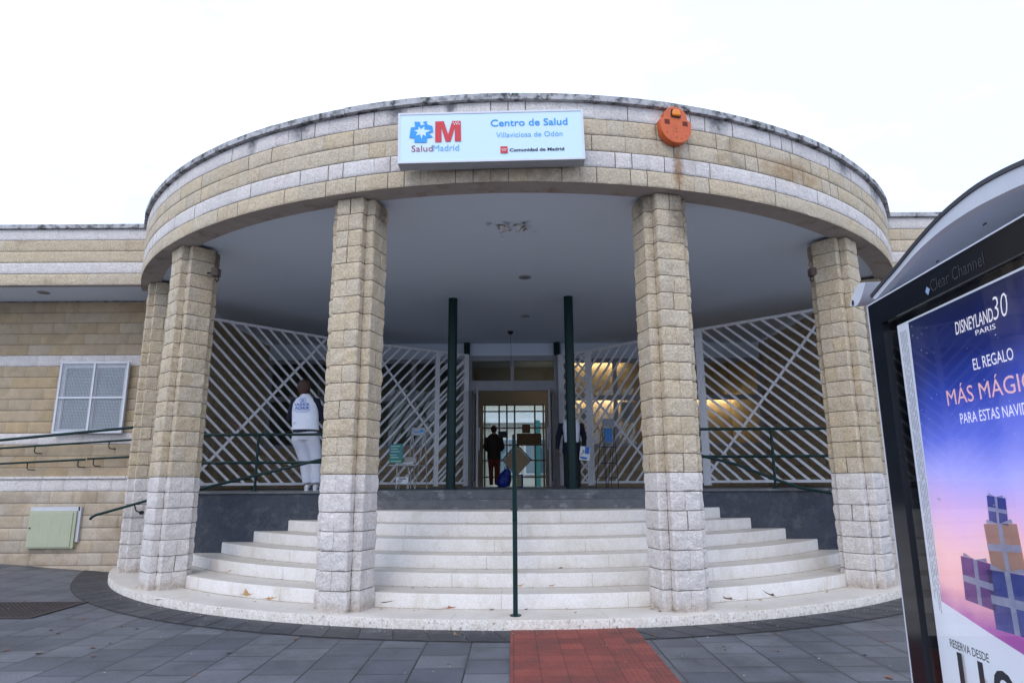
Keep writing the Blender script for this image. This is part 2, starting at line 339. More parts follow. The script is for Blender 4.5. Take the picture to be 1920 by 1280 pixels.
tag(b.build('dark_paving_band', m_band), kind='structure')
b = MB(); prev = None
P0 = arcpts(7.11, -162, -18, 80); P1 = arcpts(7.635, -161, -17, 80)
for i in range(80):
    v = [P0[i], P0[i+1], P1[i+1], P1[i]]; b.add([(x, y, gz(x, y)+.004) for x, y in v], [(3, 2, 1, 0)])
tag(b.build('paving_joint_bed', m_joint), kind='structure')
m_red = mat('red_tactile_tile', (.25, .058, .042), (.17, .042, .033), rough=.7, scale=3, bump=.1, speck=.18, stain=(.09, .04, .035), stain_scale=2.2, stain_lo=.5, stain_hi=.75)
t = m_red.node_tree; p_ = t.nodes['Principled BSDF']; src = p_.inputs['Base Color'].links[0].from_socket
tc = N(t, 'ShaderNodeTexCoord'); br = N(t, 'ShaderNodeTexBrick', offset=0.0, squash=1.0); br.inputs['Scale'].default_value = 1; br.inputs['Brick Width'].default_value = .205; br.inputs['Row Height'].default_value = .205; br.inputs['Mortar Size'].default_value = .003
br.inputs['Color1'].default_value = (1.15, 1.1, 1.1, 1); br.inputs['Color2'].default_value = (.78, .8, .8, 1); br.inputs['Mortar'].default_value = (.35, .35, .35, 1)
L(t, tc.outputs['Object'], br.inputs[0]); mu = N(t, 'ShaderNodeMixRGB', blend_type='MULTIPLY'); mu.inputs[0].default_value = 1; L(t, src, mu.inputs[1]); L(t, br.outputs[0], mu.inputs[2]); L(t, mu.outputs[0], p_.inputs['Base Color'])
b = MB(); ed = [(-.03+1.23*i/12, 0) for i in range(13)]
for i in range(12):
    x0, x1 = ed[i][0], ed[i+1][0]; f_ = lambda x: CY-math.sqrt(7.12**2-(x-CX)**2)
    b.add([(x0, -4, .013), (x1, -4, .013), (x1, f_(x1), .013), (x0, f_(x0), .013)], [(0, 1, 2, 3)])
# raised ribs of the tactile tiles
for i in range(30):
    x = -.01+i*.041
    b.box((x, .5, .0132), (x+.016, f_(x)-.03, .0148))
tag(b.build('red_tactile_path', m_red), kind='structure')

# ------------------------------------------------------------------ the health centre
HC = thing('health_centre', (CX, 10.0, 0), 'low curved stone health centre with a round portico on rough stone columns', 'building')
ZB, ZT, ZC, ZF = 4.72, 5.72, 4.765, 1.311
Z0, DZ = .106, .156
STEPR = [7.17, 6.63, 6.2, 5.83, 5.48, 5.12, 4.82]
# steps: each is a curved slab running back to the dark plinth
def step(i, r, z0, z1, mats):
    b = MB(); n = 96; yb = 10.35 if i else 11.42
    a1 = math.asin((yb-CY)/r); A0 = math.pi-a1; a0 = -(math.pi+a1)  # angle left end
    angs = [a0+(a1-a0)*j/n for j in range(n+1)]
    pts = [(CX+r*math.cos(a), CY+r*math.sin(a)) for a in angs]
    bev = .012; prof = [(0, z0), (0, z1-bev), (bev*.4, z1-bev*.3), (bev*1.3, z1)]
    base = len(b.v)
    for (x, y), a in zip(pts, angs):
        for d, z in prof:
            zz = max(z, gz(x, y)-.02) if z < .05 else z
            b.v.append(Vector((x-math.cos(a)*d, y-math.sin(a)*d, zz)))
    q = len(prof)
    for j in range(n):
        for l in range(q-1): b.face([base+j*q+l, base+(j+1)*q+l, base+(j+1)*q+l+1, base+j*q+l+1], 1 if l < 2 else 0)
    if i < 6:      # uneven dark brown strip along the foot of the next riser
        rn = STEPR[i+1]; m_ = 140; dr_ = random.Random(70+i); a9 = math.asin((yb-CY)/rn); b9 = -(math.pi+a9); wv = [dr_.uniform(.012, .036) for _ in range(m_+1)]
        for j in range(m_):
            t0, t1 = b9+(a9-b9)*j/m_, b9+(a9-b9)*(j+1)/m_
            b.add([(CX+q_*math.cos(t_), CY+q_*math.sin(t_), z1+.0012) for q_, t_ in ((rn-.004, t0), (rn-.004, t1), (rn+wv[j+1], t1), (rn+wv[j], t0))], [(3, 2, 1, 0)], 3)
    # tread: strip to the inner radius
    ri = (STEPR[i+1]-.05) if i+1 < len(STEPR) else None
    for j in range(n):
        p, pn = b.v[base+j*q+q-1], b.v[base+(j+1)*q+q-1]
        if ri:
            def inn(v):
                d = Vector((v.x-CX, v.y-CY)); d = d*(ri/d.length); return Vector((CX+d.x, min(CY+d.y, yb), z1))
            a_, c_ = inn(p), inn(pn)
        else:
            a_, c_ = Vector((p.x, 10.6, z1)), Vector((pn.x, 10.6, z1))
        bb = len(b.v); b.v += [a_, c_]; b.face([base+j*q+q-1, base+(j+1)*q+q-1, bb+1, bb], 0)
    js = random.Random(i); ang = a0 + js.uniform(.3, 1.0)/r     # fine joints between the stone lengths
    while ang < a1-.05:
        x, y = CX+(r+.0015)*math.cos(ang), CY+(r+.0015)*math.sin(ang); t_ = Vector((-math.sin(ang), math.cos(ang), 0))*.0018
        v = Vector((x, y, 0)); n_ = Vector((math.cos(ang), math.sin(ang), 0)); iv = n_*-.5; zl = Vector((0, 0, max(z0, gz(x, y)))); zh = Vector((0, 0, z1-.012)); zt_ = Vector((0, 0, z1+.0015))
        b.add([v-t_+zl, v+t_+zl, v+t_+zh, v-t_+zh], [(0, 1, 2, 3)], 2)
        b.add([v-t_-n_*.02+zt_, v+t_-n_*.02+zt_, v+t_+iv*.6+zt_, v-t_+iv*.6+zt_], [(0, 1, 2, 3)], 2)
        ang += js.uniform(1.1, 1.7)/r
    return b.build('step', mats, HC, smooth=True, angle=30)
m_tstrip = mat('dark_tread_strip', (.26, .21, .15), (.42, .36, .28), rough=.9, scale=9)
m_fj = mat('fine_joint', (.33, .29, .24), rough=.9)
for i, r in enumerate(STEPR):
    z1 = Z0+DZ*i; z0 = z1-DZ-.004 if i else -.02
    step(i, r, z0, z1, [m_step, m_kerb if i == 0 else m_rise, m_fj, m_tstrip])
b = MB(); b.box((-2.68, 10.02, 1.035), (2.72, 10.36, 1.177)); b.build('dark_step', m_dstep, HC, bevel=.008)
b = MB(); b.box((-2.52, 10.325, 1.16), (2.62, 16.5, ZF+.001)); b.build('entrance_floor', m_dstep, HC, bevel=.008)
# plinths either side with a thin kerb on top
for s in (-1, 1):
    b = MB(); pl = [(2.55, 10.34), (5.30, 10.34), (5.98, 11.5), (6.0, 16.5), (2.55, 16.5)]
    pl = [(x*s+(.05), y) for x, y in pl]
    if s < 0: pl = pl[::-1]
    b.prism([(x, y) for x, y in pl], (0, 0, ZF-.035), (1, 0, 0), (0, 1, 0), 1.35); b.build('plinth_wall', m_dark, HC)
    b = MB(); pl = [(2.53, 10.31), (5.32, 10.31), (6.01, 11.5), (6.0, 16.5), (2.55, 16.5)]; pl = [(x*s+.05, y) for x, y in pl]
    if s < 0: pl = pl[::-1]
    b.prism(pl, (0, 0, ZF), (1, 0, 0), (0, 1, 0), .034); b.build('plinth_cap', m_dstep, HC, bevel=.004)
# ring beam faced with five courses
ring = arcpts(RF, -155.5, -25.5, 150)
b = MB(); courses(b, ring, False, ZB, 5, .2, lambda c: c in (1, 4), 11, rough=.004, pillow=.003, jprob=.92, jdeep=.008, jd2=.004, hj=.011, spacing=.06)
b.build('fascia', [m_ftan, m_fwht, m_mort], HC, smooth=True, angle=50)
b = MB(); inn_ = arcpts(RF-.30, -155.5, -25.5, 150)
for i in range(150):
    (a, c), (d, e) = ring[i], ring[i+1]; (f1, g1), (h1, k1) = inn_[i], inn_[i+1]
    b.add([(a, c, ZB+.002), (d, e, ZB+.002), (h1, k1, ZB+.002), (f1, g1, ZB+.002)], [(0, 3, 2, 1)])
    b.add([(f1, g1, ZB+.002), (h1, k1, ZB+.002), (h1, k1, ZC+.02), (f1, g1, ZC+.02)], [(0, 3, 2, 1)])
b.build('beam_soffit', m_soff, HC, smooth=True, angle=30)
# coping in lengths
b = MB(); a = -155.5
while a < -25.5:
    a2 = min(a+rnd.uniform(7.5, 8.5), -25.5); n = 8; dz = rnd.uniform(-.004, .004); po = arcpts(RF+.055+rnd.uniform(-.005, .005), a+.02, a2-.02, n); pi_ = arcpts(RF-.35, a+.02, a2-.02, n)
    for i in range(n):
        v = [(*po[i], ZT+dz), (*po[i+1], ZT+dz), (*pi_[i+1], ZT+dz), (*pi_[i], ZT+dz), (*po[i], ZT+.075+dz), (*po[i+1], ZT+.075+dz), (*pi_[i+1], ZT+.085+dz), (*pi_[i], ZT+.085+dz)]
        fs = [(0, 3, 2, 1), (4, 5, 6, 7), (0, 1, 5, 4), (2, 3, 7, 6)]
        if i == 0: fs.append((3, 0, 4, 7))
        if i == n-1: fs.append((1, 2, 6, 5))
        b.add(v, fs)
    a = a2
r9 = arcpts(RF+.03, -155.5, -25.5, 150)+arcpts(RF-.3, -25.5, -155.5, 150); b.v_ = 0
q_ = arcpts(RF+.03, -155.5, -25.5, 120); w_ = arcpts(RF-.3, -155.5, -25.5, 120)
for i in range(120): b.add([(*q_[i], ZT+.004), (*q_[i+1], ZT+.004), (*q_[i+1], ZT+.066), (*q_[i], ZT+.066), (*w_[i+1], ZT+.066), (*w_[i], ZT+.066)], [(0, 1, 2, 3), (3, 2, 4, 5)])
b.build('coping', m_cope, HC)
# roof slab and ceiling
pts = arcpts(RF-.28, -155.5, -25.5, 90)+[(6.0, 16.3), (-5.95, 16.3)]
b = MB(); b.prism([(x, y) for x, y in arcpts(RF-.34, -155.5, -25.5, 90)+[(15, 11.3), (15, 21), (-15, 21), (-15, 11.3)]], (0, 0, ZT+.03), (1, 0, 0), (0, 1, 0), .12); b.build('roof', m_cope, HC)
b = MB(); b.prism([(x, y) for x, y in pts], (0, 0, ZC+.05), (1, 0, 0), (0, 1, 0), .05)
ceil = b.build('ceiling', m_ceil, HC)
# peeling paint around the broken patch
m_hole = mat('bare_dark_plaster', (.16, .15, .14), (.30, .28, .26), rough=.95, scale=20); m_flake = mat('peeled_paint', (.74, .74, .74), (.60, .58, .56), rough=.8)
rg = random.Random(4); b = MB()
for i in range(15):
    left = rg.random() < .6; cx = rg.gauss(-.13 if left else .14, .055 if left else .05); cy = rg.gauss(8.36, .09); an = rg.random()*6.28; l = rg.uniform(.02, .07); wd = l*rg.uniform(.2, .6)
    d = Vector((math.cos(an), math.sin(an), 0)); q = Vector((-d.y, d.x, 0)); c = Vector((cx, cy, ZC-.004-.0003*i))
    b.add([c-d*l-q*wd*.3, c-d*l*.2-q*wd, c+d*l*.7-q*wd*.7, c+d*l, c+d*l*.3+q*wd, c-d*l*.6+q*wd*.8], [(5, 4, 3, 2, 1, 0)])
b.build('broken_plaster', m_hole, ceil)
b = MB()
for i in range(34):
    left = rg.random() < .6; cx = rg.gauss(-.15 if left else .15, .075 if left else .06); cy = rg.gauss(8.37, .10); an = rg.random()*6.28; l = rg.uniform(.03, .10); wd = l*rg.uniform(.25, .6)
    d = Vector((math.cos(an), math.sin(an), 0)); q = Vector((-d.y, d.x, 0)); c = Vector((cx, cy, ZC-.012)); dr = rg.uniform(.01, .06)
    b.add([c-q*wd*.6, c+d*l*.5-q*wd-Vector((0,0,dr*.3)), c+d*l-q*wd*.2-Vector((0,0,dr)), c+d*l*.6+q*wd*.7-Vector((0,0,dr*.5)), c+q*wd*.4], [(0, 1, 2, 3, 4)])
b.build('paint_flake', m_flake, ceil)
# columns: plus-shaped plan, 23 rock-faced courses
COLS = [(-151.8, 1), (-133.6, 2), (-106.5, 3), (-75.7, 4), (-48.9, 5), (-28.2, 6)]
def colmesh(ang, seed):
    # score lines in the middle of each arm face are added as real grooves
    cx, cy = CX+6.79*math.cos(R(ang)), CY+6.79*math.sin(R(ang)); H_, I_ = .270, .168; ch = .014
    pl = [(-I_, -H_), (I_, -H_), (I_, -I_), (H_, -I_), (H_, I_), (I_, I_), (I_, H_), (-I_, H_), (-I_, I_), (-H_, I_), (-H_, -I_), (-I_, -I_)]
    conv = [1, 1, 0]*4; k = 12; P = []
    for i in range(k):
        p = Vector(pl[i])
        if conv[i]:
            a = (Vector(pl[i-1])-p).normalized(); c = (Vector(pl[(i+1) % k])-p).normalized(); P += [p+a*ch, p+c*ch]
        else:
            a = (Vector(pl[i-1])-p).normalized(); c = (Vector(pl[(i+1) % k])-p).normalized(); P += [p+a*.006, p, p+c*.006]
    tot = 0; js = []
    for i in range(len(P)):
        l = (P[(i+1) % len(P)]-P[i]).length
        if l > .25: js.append(tot+l/2)
        tot += l
    th = R(ang+90); tf_ = lambda p: (cx+p[0]*math.cos(th)-p[1]*math.sin(th), cy+p[0]*math.sin(th)+p[1]*math.cos(th)); P = [tf_(p) for p in P]; CC = [Vector(tf_(q)) for q, c_ in zip(pl, conv) if not c_]
    b = MB(); rg = random.Random(seed)
    for c in range(23):
        S = sample(P, True, [(j+rg.uniform(-.012, .012), rg.choice([.008, .007, .0])) for j in js], .03); zb = ZB-.2*(23-c); h = .2; kk = len(S); b0 = len(b.v)
        push = [rg.uniform(-.003, .004) for _ in range(60)]
        zs = [(-.03 if c == 0 else 0), .0045, .02, .045, .075, .105, .135, .16, .18, .1955, .2]
        of = [(.0 if c == 0 else -.012), -.001, .003, .005, .006, .006, .006, .005, .003, -.001, -.012]
        for zz, o_ in zip(zs, of):
            for p, nn, g_, bid in S:
                q = Vector((p.x*13, p.y*13, (zb+zz)*13+c*3.7+seed)); inner = .008 < zz < h-.008
                nz_ = mnoise.noise(q)+.7*abs(mnoise.noise(q*2.3))-.25+.5*mnoise.noise(q*4.7)
                jt = .0095*nz_ if inner else 0
                off = o_+jt-g_+(push[bid % 60] if inner else 0)
                b.v.append(Vector((p.x+nn.x*off, p.y+nn.y*off, zb+zz)))
        tones = {}
        for i in range(kk):
            bid = S[i][3]; tn = tones.setdefault(bid, rg.random()); seam = any((S[i][0]-q).length < .0075 and (S[(i+1) % kk][0]-q).length < .0075 for q in CC)
            for r_ in range(10):
                dk_ = (r_ == 0 and c > 0) or r_ == 9 or seam or (max(S[i][2], S[(i+1) % kk][2]) > .0075 and c % 3 == 1)
                b.face([b0+r_*kk+i, b0+r_*kk+(i+1) % kk, b0+(r_+1)*kk+(i+1) % kk, b0+(r_+1)*kk+i], 2 if dk_ else (1 if c < 7 else 0), tn)
    return b
patch(m_coltan, (2.0, 7.3, 4.45), (.25, .5, .5), (.12, .09, .065), .75, 22)
m_colw = m_wht.copy(); m_colw.name = 'column_white_stone'
for a_, sd in COLS:
    x_, y_ = CX+6.79*math.cos(R(a_)), CY+6.79*math.sin(R(a_))
    patch(m_colw, (x_, y_, .10), (.6, .6, .20), (.36, .27, .18), .75, 16)
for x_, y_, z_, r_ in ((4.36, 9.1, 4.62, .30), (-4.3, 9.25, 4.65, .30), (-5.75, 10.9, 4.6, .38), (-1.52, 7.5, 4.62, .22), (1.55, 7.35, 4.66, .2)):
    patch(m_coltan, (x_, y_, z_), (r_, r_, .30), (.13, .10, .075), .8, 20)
for a_, sd in COLS:
    colmesh(a_, sd).build('column', [m_coltan, m_colw, m_mort], HC, smooth=True, angle=22)
# wings: upper wall, projecting base, overhanging fascia
def wing(s):
    yF = 10.74 if s < 0 else 10.42; yW, yB = 11.80, 11.45
    xi, xo = (-6.12, -15.0) if s < 0 else (6.15, 15.0)
    P = [(xo, yF), (xi, yF)] if s < 0 else [(xi, yF), (xo, yF)]
    b = MB(); courses(b, P, False, ZB, 5, .2, lambda c: c in (1, 4), 20+s, rough=.003, pillow=.002, blocklen=.6, jprob=.5, jdeep=.005, jd2=.002, hj=.010, spacing=.12)
    b.build('fascia', [m_tan, m_wht, m_mort], HC, smooth=True, angle=50)
    x0, x1 = min(xi, xo), max(xi, xo)
    b = MB(); b.box((x0, yF-.05, ZT), (x1, yF+.4, ZT+.075)); b.build('coping', m_cope, HC, bevel=.006)
    b = MB(); b.box((x0, yF+.002, ZB+.003), (x1, yF+.12, ZB+.05)); b.build('beam_soffit', m_soff, HC)
    b = MB(); b.box((x0, yF+.12, ZB+.02), (x1, yW, ZB+.06)); wc = b.build('wing_ceiling', m_ceil, HC)
    xw = -5.95 if s < 0 else 6.05
    P = [(xo, yW), (xw, yW)] if s < 0 else [(xw, yW), (xo, yW)]
    b = MB(); courses(b, P, False, 1.52, 16, .2, lambda c: c in (3, 10), 30+s, rough=.0015, pillow=.001, blocklen=.4, jprob=.9, jdeep=.006, jd2=.003, hj=.009, spacing=.2)
    b.build('wall', [m_wall, m_wht, m_mort], HC, smooth=True, angle=50)
    P = [(xo, yB), (xw, yB)] if s < 0 else [(xw, yB), (xo, yB)]
    b = MB(); courses(b, P, False, -.08, 8, .2, lambda c: c == 7, 40+s, rough=.003, pillow=.003, blocklen=.4, jprob=.8, jdeep=.006, jd2=.003, hj=.008, spacing=.1)
    b.build('base_wall', [m_base, m_wht, m_mort], HC, smooth=True, angle=50)
    b = MB(); x = min(xo, xw)
    while x < max(xo, xw):
        x2 = min(x+.47, max(xo, xw)); b.box((x+.003, yB-.03, 1.522), (x2-.003, yW+.02, 1.565)); x = x2
    b.build('ledge', m_wht, HC, bevel=.006)
wing(-1); wing(1)
for s in (-1, 1):  # brick side walls of the recess
    X = -5.95 if s < 0 else 6.05
    P = [(X, 11.8), (X, 16.0)] if s < 0 else [(X, 16.0), (X, 11.8)]
    b = MB(); courses(b, P, False, 1.12, 18, .2, lambda c: False, 50+s, rough=.0015, pillow=.001, blocklen=.4, jprob=.9, jdeep=.006, jd2=.003, hj=.009, spacing=.2)
    b.build('side_wall', [m_wall, m_wht, m_mort], HC, smooth=True, angle=50)
# left wing window with security mesh
def wing_window(Y):
    a = atY(122, 680, Y); c = atY(110, 813, Y); d = atY(246, 680, Y)
    x0, x1, z0, z1 = a.x, d.x+.03, c.z, a.z; xm = (x0+x1)/2; zm = (z0+z1)/2-.01
    b = MB(); w_ = .05
    def fr(b, x0, x1, z0, z1, y0, y1, w_):
        b.box((x0, y0, z0), (x0+w_, y1, z1)); b.box((x1-w_, y0, z0), (x1, y1, z1)); b.box((x0+w_, y0, z0), (x1-w_, y1, z0+w_)); b.box((x0+w_, y0, z1-w_), (x1-w_, y1, z1))
    fr(b, x0, x1, z0, z1, Y-.11, Y-.07, .035); b.box((xm-.018, Y-.108, z0+.035), (xm+.018, Y-.072, z1-.035)); b.box((x0+.035, Y-.104, zm-.015), (xm-.018, Y-.076, zm+.015)); b.box((xm+.018, Y-.104, zm-.015), (x1-.035, Y-.076, zm+.015))
    win = b.build('window', m_alu, HC)
    b = MB(); fr(b, x0+.03, x1-.03, z0+.02, z1-.05, Y-.06, Y+.0, .06); b.box((xm-.03, Y-.058, z0+.08), (xm+.03, Y-.004, z1-.11)); b.build('frame', m_alu, win)
    b = MB(); n = int((x1-x0)/.026)
    for i in range(1, n): b.box((x0+i*(x1-x0)/n-.0022, Y-.093, z0+.035), (x0+i*(x1-x0)/n+.0022, Y-.089, z1-.035))
    n = int((z1-z0)/.026)
    for i in range(1, n): b.box((x0+.035, Y-.0885, z0+i*(z1-z0)/n-.0022), (x1-.035, Y-.0845, z0+i*(z1-z0)/n+.0022))
    b.build('security_mesh', m_alu, win)
    b = MB(); b.box((x0+.05, Y-.03, z0+.05), (x1-.05, Y-.026, z1-.08)); b.build('pane', m_glass, win)
    m_blind = mat('pale_blind', (.42, .45, .50), (.36, .39, .44), rough=.8, scale=2)
    b = MB(); zz = z0+.06
    while zz < z1-.1: b.box((x0+.06, Y-.018, zz), (x1-.06, Y-.008, zz+.03)); zz += .034
    b.build('blind', m_blind, win)
wing_window(11.80)

# ---- glazed wall behind the gates, door, lobby
YG = 16.0
m_frame = mat('grey_white_frame', (.34, .34, .36), (.30, .30, .32), rough=.5)
def glazing(x0, x1, mull, label):
    b = MB(); zb, zt = 2.25, 4.30
    for x in [x0]+mull+[x1]: b.box((x-.05, YG-.03, zb), (x+.05, YG+.04, zt+.08))
    for z, h in ((zb, .07), (3.36, .12), (zt-.02, .10)):
        xs_ = [x0]+mull+[x1]
        for i in range(len(xs_)-1): b.box((xs_[i]+.05, YG-.028, z), (xs_[i+1]-.05, YG+.038, z+h))
    o = b.build('window', m_frame, HC)
    b = MB(); b.box((x0+.02, YG+.004, zb+.02), (x1-.02, YG+.010, zt)); b.build('pane', m_glass, o)
    P = [(x0-.05, YG-.02), (x1+.05, YG-.02)]
    b = MB(); courses(b, P, False, 1.25, 5, .2, lambda c: False, 60, rough=.0015, pillow=.001, blocklen=.4, jprob=.9, jdeep=.006, jd2=.003, hj=.009, spacing=.2); b.build('wall', [m_wall, m_wht, m_mort], HC, smooth=True, angle=50)
    b = MB(); b.box((x0-.05, YG-.04, zt+.08), (x1+.05, YG+.06, ZC)); b.build('lintel', m_ceil, HC)
glazing(-5.90, -1.20, [-4.35, -2.40], 'l'); glazing(1.25, 6.0, [2.50, 4.15], 'r')
b = MB()
b.box((-1.14, YG-.06, ZF), (-.98, YG+.06, 4.46)); b.box((1.02, YG-.06, ZF), (1.18, YG+.06, 4.46)); b.box((-.98, YG-.058, 4.33), (1.02, YG+.06, 4.46)); b.box((-.98, YG-.058, 3.60), (1.02, YG+.06, 3.84)); b.box((-.04, YG-.05, 3.84), (.04, YG+.05, 4.33))
df = b.build('door_frame', m_frame, HC, bevel=.004)
b = MB(); b.box((-1.14, YG-.04, 4.46), (1.18, YG+.06, ZC)); b.build('lintel', m_ceil, HC)
b = MB(); b.box((-.98, YG, 3.84), (-.04, YG+.006, 4.33)); b.box((.04, YG, 3.84), (1.02, YG+.006, 4.33)); b.build('transom_pane', m_glass, df)
for s, X in ((-1, -.93), (1, .97)):
    b = MB(); y0, y1 = YG-.88, YG-.07; ang = R(-9*s)
    Mr = Matrix.Translation((X, YG-.06, 0)) @ Matrix.Rotation(ang, 4, 'Z') @ Matrix.Translation((-X, -(YG-.06), 0))
    for a_, c_ in (((X-.02, y0, ZF+.02), (X+.02, y0+.09, 3.58)), ((X-.02, y1-.09, ZF+.02), (X+.02, y1, 3.58)), ((X-.019, y0+.09, ZF+.02), (X+.019, y1-.09, ZF+.14)), ((X-.019, y0+.09, 3.48), (X+.019, y1-.09, 3.58))): b.box(a_, c_, M=Mr)
    dr = b.build('door', m_frame, HC)
    b = MB(); b.box((X-.003, y0+.09, ZF+.14), (X+.003, y1-.09, 3.48), M=Mr); b.build('pane', m_glass, dr)
    b = MB(); b.tube([Mr @ Vector((X-.05*s, y0+.06, 2.15)), Mr @ Vector((X-.05*s, y0+.06, 2.65))], .014); b.build('handle', m_alu, dr)
# interior shells
m_in = mat('cream_interior_wall', (.55, .47, .36), (.5, .43, .33), rough=.8, scale=2); m_infl = mat('interior_floor_tile', (.16, .13, .11), (.13, .11, .09), rough=.35, scale=6); m_dk = mat('brown_door_frame', (.30, .22, .15), (.25, .18, .12), rough=.5)
b = MB(); b.box((-6, YG+.06, 1.2), (6.1, 20, ZF-.002)); b.build('interior_floor', m_infl, HC)
b = MB(); b.box((-6, YG+.06, ZC), (6.1, 20, ZC+.05)); b.build('interior_ceiling', m_ceil, HC)
b = MB(); b.box((-6.1, YG+.06, ZF), (-5.98, 20, ZC)); b.box((6.08, YG+.06, ZF), (6.2, 20, ZC)); b.box((-1.45, YG+.4, ZF), (-1.3, 19.9, ZC)); b.box((1.38, YG+.06, ZF), (1.5, 19.9, ZC)); b.box((-5.98, 19.0, ZF), (-1.45, 19.1, ZC)); b.box((1.5, 18.4, ZF), (6.08, 18.5, ZC)); b.box((-1.3, 19.6, 3.95), (1.38, 19.7, ZC))
b.build('interior_wall', m_in, HC)
m_tube = emis('warm_tube', (1.0, .66, .36), 28)
# unseen shelves added to block upward light from lamps washing the right-hand room
for z, zz in ((3.66, -1), (4.70, 1)):
    b = MB(); b.box((1.6, 18.10, z+.05), (6.0, 18.38, z+.064)); vl = b.build('added_light_block', m_frame, HC)
    for x0 in ((1.75, 4.85) if zz < 0 else (1.75,)): b = MB(); b.tube([(x0, 18.24, z+.02), (x0+1.3, 18.24, z+.02)], .018); b.build('tube_lamp', m_tube, vl)
b = MB(); b.tube([(.75, 18.6, 4.04), (.75, 18.6, 4.10)], .05); b.build('ceiling_lamp', emis('lobby_lamp', (1, .8, .55), 12), HC)
# rear glazed screen of the lobby
b = MB(); Yk = 19.5
def vx(x): return atY(x, 800, Yk).x
def hz(y): return atY(960, y, Yk).z
X0, X1 = vx(906), vx(1022); zt = hz(757); zb = ZF
for x in (909, 936, 950.5, 965, 1003, 1019): b.box((vx(x)-.024, Yk-.03, zb), (vx(x)+.024, Yk+.03, zt))
for y in (759, 771, 802, 834, 863, 894): b.box((X0, Yk-.026, hz(y)-.02), (X1, Yk+.026, hz(y)+.02))
sc_ = b.build('lobby_screen', m_dk, HC)
b = MB(); b.box((X0, Yk, zb), (X1, Yk+.005, zt)); b.build('pane', m_glass, sc_)
b = MB(); b.box((-1.3, Yk-.02, zt), (1.38, Yk+.09, ZC)); b.box((-1.3, Yk-.02, ZF), (X0, Yk+.08, zt)); b.box((X1, Yk-.02, ZF), (1.38, Yk+.08, zt)); b.build('lobby_wall', m_in, HC)
# courtyard wing seen through the doors
CB = thing('courtyard_wing', (0, 29, 1.2), 'pale courtyard wing with green posts and white windows, seen through the open doors', 'building')
b = MB(); b.box((-8, 29, 0), (8, 29.3, 5.0)); b.build('wall', mat('courtyard_cream', (.5, .47, .38), rough=.9), CB)
b = MB(); b.box((-8, 28.7, 3.95), (8, 28.98, 4.5)); b.build('fascia', mat('courtyard_white', (.75, .75, .73), rough=.8), CB)
for x in (-2.4, -.75, .5, 1.9):
    b = MB(); b.box((x, 28.9, 1.75), (x+1.1, 28.96, 3.3)); wn = b.build('window', m_alu, CB)
    b = MB(); b.box((x+.07, 28.88, 1.82), (x+.5, 28.895, 3.23)); b.box((x+.57, 28.88, 1.82), (x+1.03, 28.895, 3.23)); b.build('pane', mat('courtyard_glass', (.10, .16, .20), rough=.1), wn)
for x in (-1.35, 1.05):
    b = MB(); b.tube([(x, 28.3, 1.2), (x, 28.3, 4.0)], .12, 16); b.build('post', mat('courtyard_green', (.02, .16, .15), rough=.4), CB, smooth=True)
g = MB(); g.box((-9, 20.05, 1.0), (9, 40, 1.25)); tag(g.build('courtyard_ground', mat('courtyard_paving', (.3, .3, .28), rough=.8)), kind='structure')

# green round posts and the stubs of the rear pair
def gpost(x, y, r):
    b = MB(); b.tube([(x, y, ZF), (x, y, ZC+.01)], r, 28); o = b.build('support_post', m_green, HC, smooth=True)
    b = MB(); b.tube([(x, y, ZF), (x, y, ZF+.02)], r+.03, 28); b.build('collar', m_green, o, smooth=True); return o
gpost(-1.09, 11.88, .083); gpost(1.04, 11.80, .083)
for x in (-1.10, 1.09):
    b = MB(); b.tube([(x, YG-.13, 4.46), (x, YG-.13, ZC)], .075, 20); b.build('support_post', m_green, HC, smooth=True)

